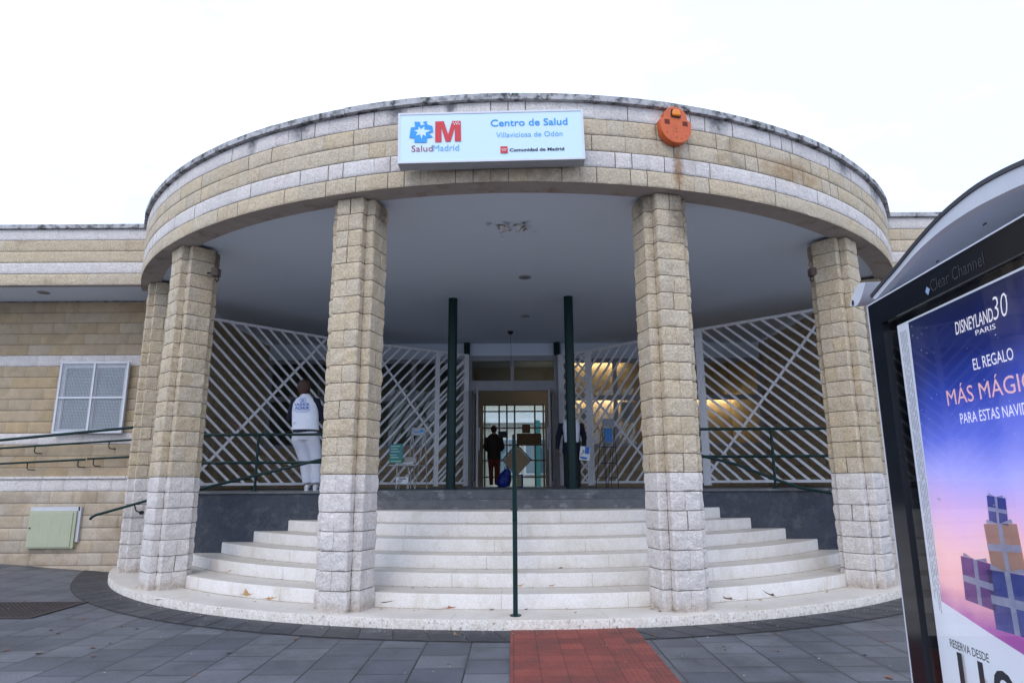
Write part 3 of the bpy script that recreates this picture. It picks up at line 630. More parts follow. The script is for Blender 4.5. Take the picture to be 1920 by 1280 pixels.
# ------------------------------------------------------------------ lattice gates
def lattice(A, B, sets, cross, label, endw=(.05, .05), z0=1.42, z1=4.42, marks=None):
    A = Vector((*A, 0)); B = Vector((*B, 0)); e = (B-A); Lw = e.length; e /= Lw; n = Vector((e.y, -e.x, 0)); zv = Vector((0, 0, 1))
    G = thing('lattice_gate', (A.x, A.y, ZF), label, 'gate', 'white lattice gates across the portico'); P = lambda u, z, o=0: A+e*u+zv*z+n*o
    b = MB()
    b.bar(P(0, z0), P(Lw, z0), .05, .045, n); b.bar(P(0, z1), P(Lw, z1), .05, .045, n)
    b.bar(P(endw[0]/2, z0-.07), P(endw[0]/2, z1-.025), endw[0], .05, n); b.bar(P(Lw-endw[1]/2, z0-.07), P(Lw-endw[1]/2, z1-.025), endw[1], .05, n)
    b.build('frame', m_lat, G, bevel=.003)
    def clip(u, z, sl):
        pts = []
        for uu in (0.02, Lw-.02):
            zz = z+sl*(uu-u)
            if z0 <= zz <= z1: pts.append((uu, zz))
        for zz in (z0, z1):
            uu = u+(zz-z)/sl
            if .02 < uu < Lw-.02: pts.append((uu, zz))
        return sorted(set((round(a, 4), round(c, 4)) for a, c in pts))[:1]+sorted(set((round(a, 4), round(c, 4)) for a, c in pts))[-1:] if len(pts) > 1 else None
    b = MB()
    for (u0, pitch, sl, off) in sets:
        for i in range(-40, 60):
            c = clip(u0+i*pitch, z1, sl)
            if c and (Vector(c[0])-Vector(c[1])).length > .08: b.bar(P(*c[0], off), P(*c[1], off), .042, .022, n)
    b.build('lattice_bars', m_lat, G)
    for u, z, sl in cross:
        c = clip(u, z, sl); b = MB(); b.bar(P(*c[0], -.026), P(*c[1], -.026), .045, .022, n); b.build('brace', m_lat, G)
    if marks:
        b = MB()
        for i in range(18):
            t_ = i/18; u = marks[0][0]+(marks[1][0]-marks[0][0])*t_; z = marks[0][1]+(marks[1][1]-marks[0][1])*t_
            b.bar(P(u, z, .014), P(u+.022, z+.01*rnd.choice((-1, 1)), .014), .012, .003, n)
        b.build('graffiti', mat('faded_red_marker', (.35, .12, .16), rough=.6), G)
    return G, P
L0, L1, L2, L3 = (-5.88, 11.62), (-3.75, 13.8), (-1.74, 15.2), (-1.05, 15.70)
R0, R1, R2, R3 = (6.0, 11.0), (3.75, 13.1), (1.75, 15.25), (1.12, 15.80)
def seg(A, B, u):
    d = (Vector(B)-Vector(A)); return tuple(Vector(A)+d.normalized()*u)
lattice(L0, L1, [(.55, .25, -.92, 0)], [(2.79, 4.36, 1.175)], 'white lattice gate between the two left columns, behind the person in the white vest', marks=[(.95, 2.55), (1.13, 2.4)])
lattice(L1, L2, [(1.28, .24, 1.07, 0)], [(1.05, 4.1, -1.24)], 'white lattice gate left of the left green post, behind the brochure racks')
lattice(L2, L3, [(.1, .25, 1.0, .012), (.18, .37, .95, -.016)], [], 'narrow double white lattice panel between the left green post and the door', (.06, .12))
lattice(R3, R2, [(.1, .25, 1.0, .01), (.05, .25, -1.0, -.014)], [], 'narrow crossed lattice panel just right of the door, behind the right green post', (.14, .05))
lattice(R2, R1, [(.19, .275, 1.08, 0)], [(.02, 3.45, -1.05)], 'white lattice gate in front of the warmly lit windows, left of the right front column', (.12, .05))
lattice(R1, R0, [(.09, .245, -.90, 0)], [(.04, 1.55, 1.15)], 'white lattice gate between the two right columns, behind the right handrail', (.10, .05))

# ------------------------------------------------------------------ handrails
def rail(name, label, tubes, posts=(), brackets=(), r=.022, group='green handrails', base=None):
    T = thing(name, base or tubes[0][0], label, 'handrail', group)
    for pts in tubes:
        b = MB(); b.tube(pts, r, 12); b.build('rail', m_green, T, smooth=True)
    for a, c in posts:
        b = MB(); b.tube([a, c], r*.95, 12); b.tube([Vector(a), Vector(a)+Vector((0, 0, .012))], r*2.2, 16); b.build('post', m_green, T, smooth=True)
    for pts in brackets:
        b = MB(); b.tube(pts, .009, 8); b.build('bracket', m_green, T, smooth=True)
    return T
YR = 10.44
p = lambda x, y, Y=YR: atY(x, y, Y)
a, c = p(350, 814), p(630, 815); zt_ = (a.z+c.z)/2; zm_ = p(480, 867).z
Tl = rail('handrail', 'green two-bar handrail with a sloping rail, on the dark plinth left of the steps',
     [[(a.x, YR, zt_), (c.x, YR, zt_)], [(a.x, YR, zm_), (c.x, YR, zm_)], [p(350, 924, YR-.35), p(372, 917, YR-.33), p(602, 861, YR-.1), p(640, 856, YR-.08)]],
     [((p(485, 815).x, YR, ZF), (p(485, 815).x, YR, zt_))])
a, c = p(1290, 805), p(1590, 802); zt_ = (a.z+c.z)/2; zm_ = p(1440, 855).z
rail('handrail', 'green two-bar handrail with a sloping rail, on the dark plinth right of the steps',
     [[(a.x, YR, zt_), (c.x, YR, zt_)], [(a.x, YR, zm_), (c.x, YR, zm_)], [p(1290, 850, YR-.1), p(1320, 855, YR-.1), p(1380, 870, YR-.12), p(1440, 893, YR-.2), p(1500, 914, YR-.28), p(1572, 926, YR-.33), p(1600, 929, YR-.34)]],
     [((p(1445, 803).x, YR, ZF), (p(1445, 803).x, YR, zt_))])
xh = .02; yh = 7.12
rail('handrail', 'green handrail post and sloping rail climbing the middle of the white steps',
     [[(xh, yh+.02, 1.02), (xh, 7.35, 1.10), (xh, 9.75, 2.06), (xh, 9.95, 2.10), (xh, 10.08, 2.05), (xh, 10.10, 1.98)], [(xh, 7.6, .72), (xh, 9.72, 1.60)]],
     [((xh, yh, Z0), (xh, yh, 1.03)), ((xh, 9.72, 1.042), (xh, 9.72, 2.05))], r=.026)
b = MB(); b.tube([(xh, yh, 1.0), (xh, yh, 1.03)], .032, 16); 
def wallrail(label, q0, q1, Y, Yw, bx, r=.018):
    a = atY(*q0, Y); c = atY(*q1, Y); T = thing('handrail', a, label, 'handrail', 'green handrails')
    d = (c-a); b = MB(); e0 = a - d.normalized()*(3 if q0[0] <= 0 else 0); b.tube([e0, c], r, 12); b.build('rail', m_green, T, smooth=True)
    for x in bx:
        t_ = (x-q0[0])/(q1[0]-q0[0]); s_ = a+d*t_; b = MB(); b.tube([s_-Vector((0, 0, r)), s_-Vector((0, 0, .10)), s_+Vector((.02, .015, -.125)), Vector((s_.x+.05, Yw, s_.z-.125))], .009, 8); b.build('bracket', m_green, T, smooth=True)
wallrail('upper green ramp rail passing in front of the meshed window', (0, 825), (250, 801), 11.25, 11.8, [], .024)
wallrail('middle green wall rail just below the meshed window', (0, 840), (250, 824), 11.68, 11.8, [66, 205])
wallrail('lower green wall rail on the left wing, ending short of its neighbour', (0, 869), (160, 861), 11.68, 11.8, [52, 147])
wallrail('short green wall rail beside the rear left column, below the window', (164, 860), (250, 856), 11.68, 11.8, [176])
a = atY(172, 967, 10.6); c = atY(290, 934, 10.3); T = thing('handrail', a, 'short green handrail with a bent end, between rear left column and metal cabinet', 'handrail', 'green handrails')
b = MB(); b.tube([a+Vector((-.02, 0, -.05)), a+Vector((0, 0, -.02)), a+Vector((.06, 0, .015)), c], .02, 12); b.build('rail', m_green, T, smooth=True)
s_ = a+(c-a)*.68; b = MB(); b.tube([s_, s_+Vector((.03, .02, -.10)), s_+Vector((.06, .12, -.13))], .010, 8); b.tube([s_+Vector((.06, .10, -.13)), s_+Vector((.06, .14, -.13))], .03, 12); b.build('bracket', m_green, T, smooth=True)

# ------------------------------------------------------------------ sign, siren, lamps
TL, TR, BL = atY(746.7, 212.7, 6.70), atY(1092.7, 204.3, 6.70), atY(745, 306.7, 6.70)
ux = (TR-TL); WS = ux.length; ux.normalize(); uz = Vector((0, -1, 0)).cross(ux)*-1; uz = Vector((-ux.z, 0, ux.x)).normalized(); HS = (TL-BL).dot(uz); nS = ux.cross(uz)
BL = TL-uz*HS
S = thing('sign_board', BL, 'wide white light-box sign with Centro de Salud lettering on the curved fascia', 'sign')
m_signf = mat('sign_face_pale_blue', (.60, .76, .84), (.58, .75, .83), rough=.3, scale=2)
b = MB(); sp = lambda s, t_, o=0: BL+ux*s+uz*t_+nS*o
Mx = Matrix((ux, -nS, uz)).transposed().to_4x4(); Mx.translation = BL
b.box((0, .012, 0), (WS, .18, HS), M=Mx); b.build('case', mat('sign_case', (.42, .44, .46), rough=.4), S, bevel=.004)
b = MB(); f_ = .022
for q0, q1 in (((0, 0, 0), (WS, .012, f_)), ((0, 0, HS-f_), (WS, .012, HS)), ((0, 0, f_), (f_, .012, HS-f_)), ((WS-f_, 0, f_), (WS, .012, HS-f_))): b.box(q0, q1, M=Mx)
b.build('frame', m_shel, S)
b = MB(); b.box((f_, .006, f_), (WS-f_, .0115, HS-f_), M=Mx); b.build('face', m_signf, S)
def Z4(x, y):   # measured on the sign face
    s = (x-140)/1043*WS; t_ = (1-(y-(128-(x-140)*.0265+ (0)))/280)*HS; return s, t_
m_cy = mat('cyan_print', (.0, .30, .75), rough=.4); m_rd = mat('red_print', (.62, .015, .03), rough=.4); m_nv = mat('navy_print', (.012, .010, .05), rough=.4); m_mr = mat('maroon_print', (.30, .02, .06), rough=.4); m_wp = mat('white_print', (.8, .82, .84), rough=.4); m_lb = mat('light_blue_print', (.10, .40, .72), rough=.4)
O_ = -.004
def ztext(s, x0, x1, yb, cap, m, bold=0):
    a = Z4(x0, yb); c = Z4(x1, yb); b = MB(); text(b, s, sp(a[0], a[1], O_), ux, uz, c[0]-a[0], cap/280*HS, bold); return b.build('lettering', m, S)
ztext('Centro de Salud', 660, 1093, 200, 38, m_cy, .012)
ztext('Villaviciosa de Odón', 690, 1062, 262, 28, m_lb)
ztext('Comunidad de Madrid', 763, 1068, 340, 17, m_nv, .028)
ztext('Salud', 216, 334, 343, 34, m_mr); ztext('Madrid', 337, 481, 339, 34, m_lb)
def zpoly(pts, m, name, o=.0035, mbx=None):
    b = MB(); v = []
    for x, y in pts: a = Z4(x, y); v.append(sp(a[0], a[1], o-.006+.004))
    b.add(v, [list(range(len(v)))[::-1]]); return b.build(name, m, S)
# blue cross with a white star cut in it, red M with small stars
zpoly([(232,176),(262,176),(266,196),(300,190),(333,200),(337,232),(312,240),(336,262),(303,266),(300,292),(232,292),(232,268),(204,266),(212,208),(236,206)], m_cy, 'emblem')
import itertools
zpoly([(272+(x_-272)*.82, 232+(y_-232)*.82) for x_, y_ in [(250,196),(268,216),(292,196),(291,219),(337,222),(300,238),(302,262),(281,251),(272,282),(262,250),(232,258),(247,236),(220,224),(252,217)]], m_signf, 'emblem_star', .0042)
zpoly([(278,177),(302,172),(301,194)], m_cy, 'emblem')
zpoly([(349,174),(397,172),(421,246),(444,171),(492,170),(493,284),(458,285),(459,205),(434,286),(407,287),(383,207),(384,288),(348,290)], m_rd, 'emblem_letter')
zpoly([(712,313),(752,312),(753,349),(712,350)], m_rd, 'emblem')
def stars(rows, rr, o=.0048):
    b = MB()
    for x, y in rows:
        v = []
        for k_ in range(10):
            a = math.pi/2+k_*math.pi/5; q = rr if k_ % 2 == 0 else rr*.42; z_ = Z4(x+q*math.cos(a), y-q*math.sin(a)); v.append(sp(z_[0], z_[1], o))
        b.add(v, [list(range(10))])
    b.build('emblem_star', m_wp, S)
stars([(451, 181), (464, 181), (477, 180), (457, 190), (470, 189), (483, 189)], 5.5); stars([(720, 329), (728, 329), (736, 328), (744, 328), (724, 336), (732, 336), (740, 335)], 4)
# siren
an = math.atan2(atY(1260, 236, 7.12).y-CY, 1.90-CX); nr = Vector((math.cos(an), math.sin(an), 0)); tr = Vector((-nr.y, nr.x, 0)); tr = tr if tr.x > 0 else -tr
cen = Vector((CX, CY, 0))+nr*(RF+.11); cen.z = 5.49
A = thing('alarm_siren', cen, 'orange alarm siren box with an amber lamp, on the stone fascia right of the sign', 'alarm')
out_ = []
for k_ in range(0, 25): th = math.pi+math.pi*k_/24; out_.append((.195*math.cos(th), -.04+.20*math.sin(th)))
out_ += [(.195, .05), (.15, .065), (.14, .14), (.09, .20), (.03, .222), (-.03, .222), (-.09, .20), (-.14, .14), (-.15, .065), (-.195, .05)]
b = MB(); b.prism(out_, cen, tr, (0, 0, 1), .10); b.build('housing', m_orange, A, bevel=.008)
b = MB(); b.prism([(-.045, .09), (.045, .09), (.052, .115), (.042, .17), (-.042, .17), (-.052, .115)], cen+nr*.035, tr, (0, 0, 1), .04); b.build('lamp', mat('amber_lens', (.85, .25, .02), rough=.15), A, bevel=.015)
b = MB(); b.prism([(-.058, .078), (.058, .078), (.065, .115), (.054, .182), (-.054, .182), (-.065, .115)], cen+nr*.006, tr, (0, 0, 1), .01); b.build('lamp_surround', m_blk, A)
for s in (-1, 1):
    b = MB()
    for i in range(5): b.prism([(s*.115-.032, -.012+i*.012), (s*.115+.032, -.012+i*.012), (s*.115+.032, -.005+i*.012), (s*.115-.032, -.005+i*.012)], cen+nr*.004, tr, (0, 0, 1), .006)
    b.build('grille', mat('dark_red_slot', (.14, .02, .01), rough=.6), A)
for x, z in ((-.12, -.12), (.12, -.14), (0, -.06), (0, -.10), (.0, -.17), (.06, -.18)): b = MB(); b.prism([(x-.005, z-.005), (x+.005, z-.005), (x+.005, z+.005), (x-.005, z+.005)], cen+nr*.003, tr, (0, 0, 1), .004); b.build('screw', m_blk, A)
# recessed ceiling lights
def dl(x, y, z, lab, r=.105):
    q = atZ(x, y, z); T = thing('recessed_light', (q.x, q.y, z), lab, 'ceiling light', 'round lights recessed in the soffits')
    b = MB(); n = 24
    for i in range(n):
        a0, a1 = 2*math.pi*i/n, 2*math.pi*(i+1)/n
        b.add([(q.x+r*math.cos(a0), q.y+r*math.sin(a0), z-.012), (q.x+r*math.cos(a1), q.y+r*math.sin(a1), z-.012), (q.x+r*.72*math.cos(a1), q.y+r*.72*math.sin(a1), z-.016), (q.x+r*.72*math.cos(a0), q.y+r*.72*math.sin(a0), z-.016)], [(0, 3, 2, 1)])
        b.add([(q.x+r*math.cos(a0), q.y+r*math.sin(a0), z-.012), (q.x+r*math.cos(a1), q.y+r*math.sin(a1), z-.012), (q.x+r*math.cos(a1), q.y+r*math.sin(a1), z+.01), (q.x+r*math.cos(a0), q.y+r*math.sin(a0), z+.01)], [(0, 1, 2, 3)])
    b.build('trim_ring', m_frame, T, smooth=True, angle=30)
    b = MB(); b.tube([(q.x, q.y, z-.013), (q.x, q.y, z-.004)], r*.73, 24); b.build('lens', mat('dull_lens', (.16, .17, .17), rough=.3), T)
dl(984, 519, ZC-.002, 'round recessed light near the middle of the portico ceiling'); dl(985, 592, ZC-.002, 'round recessed light at the back of the portico ceiling, before the door', .095); dl(82, 548, ZB+.02, 'round recessed light in the soffit of the left wing', .10)
q = atZ(957, 621, ZC); T = thing('dome_camera', (q.x, q.y, ZC), 'small black dome fitting with a hanging cable on the ceiling before the door', 'camera')
b = MB(); b.tube([(q.x, q.y, ZC), (q.x, q.y, ZC-.03), (q.x, q.y, ZC-.06), (q.x, q.y, ZC-.075)], [.07, .068, .045, .01], 16); b.build('dome', m_blk, T, smooth=True)
b = MB(); b.tube([(q.x, q.y, ZC-.07), (q.x+.01, q.y, 4.4), (q.x+.02, q.y+.2, 4.0)], .005, 6); b.build('cable', m_blk, T)
# rusty flood lamps on the sides of two columns
def flood(x, y, Y, s, lab):
    q = atY(x, y, Y); T = thing('flood_lamp', q, lab, 'lamp', 'old flood lamps on the columns')
    b = MB(); b.box((q.x-.05, q.y-.06, q.z-.05), (q.x+.05, q.y+.06, q.z+.07)); b.build('housing', mat('rusty_lamp_metal', (.14, .12, .11), (.10, .06, .04), rough=.8), T, bevel=.015)
    b = MB(); b.tube([(q.x+.03*s, q.y, q.z-.05), (q.x+.05*s, q.y, q.z-.10), (q.x+.02*s, q.y, q.z-.13), (q.x, q.y, q.z-.09)], .008, 6); b.tube([(q.x-.12*s, q.y, q.z), (q.x, q.y, q.z)], .015, 8); b.build('bracket', m_blk, T)
flood(405, 512, 8.95, 1, 'small rusty flood lamp on the right flank of the outer left column'); flood(1524, 512, 8.95, -1, 'small rusty flood lamp on the left flank of the outer right column')
# metal service cabinet
q0, q1 = atY(60, 958, 11.42), atY(139, 1027, 11.42); T = thing('meter_cabinet', (q0.x, 11.42, q1.z), 'pale green metal service cabinet set in the left base wall', 'cabinet')
m_cab = mat('pale_green_paint', (.42, .43, .29), (.39, .40, .27), rough=.5, stain=(.35, .33, .22), stain_scale=6, stretch=(4, 4, .5))
b = MB(); b.box((q0.x, 11.37, q1.z), (q1.x, 11.46, q0.z)); b.build('case', m_cab, T, bevel=.004)
b = MB(); b.box((q0.x+.02, 11.358, q1.z+.02), (q1.x-.05, 11.369, q0.z-.02)); dr = b.build('door', m_cab, T, bevel=.003)
b = MB(); b.tube([(q0.x+.045, 11.345, (q0.z+q1.z)/2+.03), (q0.x+.045, 11.358, (q0.z+q1.z)/2+.03)], .012, 12); b.build('lock', m_blk, dr)
b = MB(); b.box((q0.x-.01, 11.40, q0.z+.003), (q1.x+.03, 11.44, q0.z+.07)); b.box((q1.x+.003, 11.40, q1.z+.1), (q1.x+.05, 11.44, q0.z+.07)); b.build('plaster_patch', mat('pale_plaster', (.58, .58, .60), rough=.9), T)
# drain grate
q = [atZ(x, y, .01) for x, y in ((-30, 1128), (98, 1126), (162, 1131), (78, 1161), (-60, 1162))]
x0, x1, y0, y1 = -6.6, -5.25, 7.68, 8.68
T = thing('drain_grate', (x0, y0, 0), 'dark cast-iron grate set in the grey paving at lower left', 'drain grate')
b = MB()
b.box((x0, y0, -.02), (x1, y0+.05, .014)); b.box((x0, y1-.05, -.02), (x1, y1, .014)); b.box((x0, y0+.05, -.02), (x0+.05, y1-.05, .014)); b.box((x1-.05, y0+.05, -.02), (x1, y1-.05, .014))
m_iron = mat('cast_iron', (.045, .032, .030), (.03, .022, .02), rough=.7, bump=.2); b.build('frame', m_iron, T)
b = MB()
for i in range(22): xx = x0+.05+(x1-x0-.1)*(i+.5)/22; b.box((xx-.014, y0+.05, -.01), (xx+.014, y1-.05, .012))
for i in range(15): yy = y0+.05+(y1-y0-.1)*(i+.5)/15; b.box((x0+.05, yy-.014, -.01), (x1-.05, yy+.014, .0105))
b.build('grid', m_iron, T)
b = MB(); b.box((x0+.02, y0+.02, .002), (x1-.02, y1-.02, .005)); b.build('pit', m_blk, T)

# ------------------------------------------------------------------ bus shelter with its lit advert panel
PA, PBp = atZ(1627, 575, 2.13), atZ(1920, 405, 2.13); e = (PBp-PA); e.z = 0; e.normalize(); nP = Vector((e.y, -e.x, 0)); zv = Vector((0, 0, 1))   # nP faces the camera side
PP = lambda u, z, o=0: Vector((PA.x, PA.y, 0))+e*u+zv*z+nP*o
BS = thing('bus_shelter', (PA.x, PA.y, 0), 'bus shelter end at right with a black-framed advert panel and arched white roof', 'bus shelter')
Mp = Matrix((e, -nP, zv)).transposed().to_4x4(); Mp.translation = Vector((PA.x, PA.y, 0))
WP = 1.33; gl0, gl1, gz0, gz1 = .105, 1.225, .36, 2.035
b = MB()
for q0, q1 in (((0, 0, .15), (gl0, .16, 2.13)), ((gl1, 0, .15), (WP, .16, 2.13)), ((gl0, 0, gz1), (gl1, .16, 2.13)), ((gl0, 0, .15), (gl1, .16, gz0)), ((gl0, .05, gz0), (gl1, .16, gz1))): b.box(q0, q1, M=Mp)
b.build('panel_frame', m_black, BS)
b = MB()
for q0, q1 in (((-.006, -.002, .15), (0, .162, 2.135)), ((0, -.002, 2.13), (WP, .162, 2.135))): b.box(q0, q1, M=Mp)
b.build('edge_trim', m_shelg, BS)
for u in (.1, 1.2):
    b = MB(); b.box((u-.03, .05, 0), (u+.03, .12, .15), M=Mp); b.build('foot', m_shelg, BS)
# poster: white sheet, colour print on it
m_sheet = mat('poster_paper', (.74, .77, .82), (.72, .75, .81), rough=.5)
m_sheet.node_tree.nodes['Principled BSDF'].inputs['Emission Color'].default_value = (.8, .85, 1, 1); m_sheet.node_tree.nodes['Principled BSDF'].inputs['Emission Strength'].default_value = .25
b = MB(); b.box((gl0+.03, .040, gz0), (gl1, .048, gz1-.02), M=Mp); sh = b.build('poster', m_sheet, BS)
def poster_mat():
    m = bpy.data.materials.new('poster_print'); m.use_nodes = True; t = m.node_tree; p = t.nodes['Principled BSDF']; p.inputs['Roughness'].default_value = .4
    tc = N(t, 'ShaderNodeTexCoord'); sx = N(t, 'ShaderNodeSeparateXYZ'); L(t, tc.outputs['Object'], sx.inputs[0])
    nz = N(t, 'ShaderNodeTexNoise', Scale=3.0, Detail=5.0); L(t, tc.outputs['Object'], nz.inputs['Vector'])
    m1 = N(t, 'ShaderNodeMath', operation='MULTIPLY_ADD'); m1.inputs[1].default_value = .22; L(t, nz.outputs[0], m1.inputs[0]); L(t, sx.outputs[2], m1.inputs[2])
    # right side of the sheet keeps the night sky a little longer
    mr = N(t, 'ShaderNodeMapRange'); mr.inputs['From Min'].default_value = .95; mr.inputs['From Max'].default_value = 2.12; L(t, m1.outputs[0], mr.inputs[0])
    cr = N(t, 'ShaderNodeValToRGB'); E_ = cr.color_ramp.elements
    stops = [(0, (.16, .03, .17)), (.10, (.30, .07, .30)), (.20, (.75, .42, .45)), (.30, (.80, .50, .52)), (.40, (.62, .42, .66)), (.52, (.38, .38, .78)), (.62, (.13, .17, .62)), (.73, (.03, .06, .36)), (.84, (.012, .022, .14)), (1, (.006, .010, .05))]
    E_[0].position, E_[0].color = stops[0][0], (*stops[0][1], 1); E_[1].position, E_[1].color = 1, (*stops[-1][1], 1)
    for q, c in stops[1:-1]: el = E_.new(q); el.color = (*c, 1)
    L(t, mr.outputs[0], cr.inputs[0])
    vo = N(t, 'ShaderNodeTexVoronoi', Scale=32.0); L(t, tc.outputs['Object'], vo.inputs['Vector']); lt = N(t, 'ShaderNodeMapRange'); lt.inputs['From Min'].default_value = .075; lt.inputs['From Max'].default_value = .03; L(t, vo.outputs['Distance'], lt.inputs[0])
    gt = N(t, 'ShaderNodeMapRange'); gt.inputs['From Min'].default_value = 1.35; gt.inputs['From Max'].default_value = 1.75; L(t, sx.outputs[2], gt.inputs[0])
    mm = N(t, 'ShaderNodeMath', operation='MULTIPLY'); L(t, lt.outputs[0], mm.inputs[0]); L(t, gt.outputs[0], mm.inputs[1])
    mx = N(t, 'ShaderNodeMixRGB'); L(t, mm.outputs[0], mx.inputs[0]); L(t, cr.outputs[0], mx.inputs[1]); mx.inputs[2].default_value = (.8, .85, 1, 1); L(t, mx.outputs[0], p.inputs['Base Color'])
    L(t, mx.outputs[0], p.inputs['Emission Color']); p.inputs['Emission Strength'].default_value = .5
    return m
b = MB(); pol = [(.228, 2.006), (.205, 1.004), (.45, .955), (.67, .915), (.95, .83), (1.21, .70), (1.21, 2.006)]
b.prism(pol[::-1], PP(0, 0, -.036), e, zv, .003) if False else b.add([PP(u, z, -.0365) for u, z in pol], [list(range(len(pol)))])
b.build('poster_picture', poster_mat(), sh)
# plain sparkles and soft ribbons fill the lower half (the printed figure is left out)
m_spk = mat('sparkle_print', (.85, .82, .90), rough=.4); rg = random.Random(12)
for i in range(26):
    u, z = rg.uniform(.27, 1.15), rg.uniform(1.0, 1.95); q = rg.uniform(.003, .009) if i > 3 else .018
    if 1.58 < z < 1.96 and u > .4: continue
    b = MB(); b.add([PP(u+(q if k_ % 2 == 0 else q*.18)*math.cos(k_*math.pi/4), z+(q if k_ % 2 == 0 else q*.18)*math.sin(k_*math.pi/4), -.0344) for k_ in range(8)], [list(range(8))[::-1]]); b.build('sparkle', m_spk, sh)
def flat(pts, m, o=-.0340, nm='gift_print'):
    b = MB(); b.add([PP(u, z, o) for u, z in pts], [list(range(len(pts)))]); return b.build(nm, m, sh)
m_g1 = mat('gift_blue_print', (.03, .06, .32), (.10, .14, .50), rough=.4, scale=9); m_g2 = mat('gift_violet_print', (.20, .05, .30), (.32, .12, .42), rough=.4, scale=9); m_g3 = mat('gift_teal_print', (.06, .26, .34), (.30, .34, .55), rough=.4, scale=22); m_g4 = mat('gift_peach_print', (.72, .40, .26), (.62, .32, .22), rough=.4, scale=9); m_sv = mat('silver_ribbon_print', (.62, .64, .74), (.42, .45, .62), rough=.35, scale=30)
for u0, u1, z0, z1, m__, tl in ((.50, .70, .975, 1.15, m_g1, .03), (.36, .52, 1.03, 1.17, m_g2, -.05), (.52, .68, 1.15, 1.29, m_g4, .06), (.55, .64, 1.29, 1.37, m_g1, -.08), (.70, .92, .92, 1.10, m_g3, 0), (.93, 1.14, .86, 1.16, m_g2, .02)):
    uc, zc = (u0+u1)/2, (z0+z1)/2; hu, hz_ = (u1-u0)/2, (z1-z0)/2; rt_ = lambda a, c: (uc+a*math.cos(tl)-c*math.sin(tl), zc+a*math.sin(tl)+c*math.cos(tl))
    flat([rt_(-hu, -hz_), rt_(-hu, hz_), rt_(hu, hz_), rt_(hu, -hz_)], m__, -.0348)
    w_ = hu*.13; flat([rt_(-w_, -hz_), rt_(-w_, hz_), rt_(w_, hz_), rt_(w_, -hz_)], m_sv, -.0344, 'ribbon_print'); flat([rt_(-hu, -w_), rt_(-hu, w_), rt_(hu, w_), rt_(hu, -w_)], m_sv, -.0342, 'ribbon_print')
    for sg in (-1, 1): flat([rt_(0, hz_), rt_(sg*hu*.75, hz_+hz_*.20), rt_(sg*hu*.80, hz_+hz_*.02)][::(1 if sg > 0 else -1)], m_sv, -.0340, 'ribbon_print')
flat([(.205, 1.006), (.45, .957), (.67, .917), (.95, .832), (1.21, .702), (1.21, .60), (.70, .60), (.21, .95)][::-1], m_sheet, -.0336, 'poster_footer')
m_ink = mat('dark_ink', (.02, .02, .03), rough=.5); m_wi = mat('white_ink', (.82, .82, .86), rough=.5); m_pk = mat('pink_ink', (.80, .48, .52), rough=.5)
for m_ in (m_wi, m_pk):
    p_ = m_.node_tree.nodes['Principled BSDF']; p_.inputs['Emission Color'].default_value = (.9, .85, .9, 1) if m_ is m_wi else (.85, .5, .5, 1); p_.inputs['Emission Strength'].default_value = .45
def ptext(s, u0, z0, wd, cap, m, bold=0, shear=0, o=-.033):
    b = MB(); text(b, s, PP(u0, z0, o), e, zv, wd, cap, bold, thk=0, shear=shear); b.build('poster_lettering', m, sh)
ptext('DISNEYLAND', .522, 1.893, .20, .042, m_wi, .006, .15); ptext('PARIS', .625, 1.868, .10, .016, m_wi); ptext('30', .722, 1.893, .072, .070, m_wi, -.012, .2)
ptext('EL REGALO', .588, 1.763, .195, .036, m_wi, .004); ptext('MÁS MÁGICO', .418, 1.668, .50, .066, m_pk, .0); ptext('PARA ESTAS NAVIDADES', .477, 1.602, .42, .034, m_wi, .003)
ptext('RESERVA DESDE', .228, .862, .215, .026, m_ink, .006); ptext('119', .262, .705, .295, .150, m_ink, .014); ptext('€', .585, .775, .075, .07, m_ink, .02)
b = MB(); rg = random.Random(9); 
for col_ in range(5):
    z = 1.985
    while z > 1.03:
        l = rg.uniform(.02, .09); u = .158+col_*.0105; b.add([PP(u, z, -.0375), PP(u+.003, z, -.0375), PP(u+.003, z-l, -.0375), PP(u, z-l, -.0375)], [(0, 1, 2, 3)]); z -= l+rg.uniform(.004, .01)
b.build('small_print', mat('grey_ink', (.38, .38, .40), rough=.6), sh)
b = MB(); b.add([PP(gl0, gz0, -.012), PP(gl1, gz0, -.012), PP(gl1, gz1, -.012), PP(gl0, gz1, -.012)], [(0, 1, 2, 3)]); b.build('glass', m_pglass, BS)
b = MB(); text(b, 'Clear Channel', PP(.475, 2.055, .001), e, zv, .30, .042, .0, thk=0); b.build('worn_lettering', mat('worn_grey_print', (.035, .035, .04), (.012, .012, .016), rough=.6, scale=60), BS)
b = MB(); b.add([PP(.452, 2.082, .001), PP(.470, 2.068, .001), PP(.455, 2.05, .001), PP(.440, 2.066, .001)], [(0, 3, 2, 1)]); b.build('worn_emblem', mat('pale_blue_print', (.3, .4, .6), rough=.5), BS)
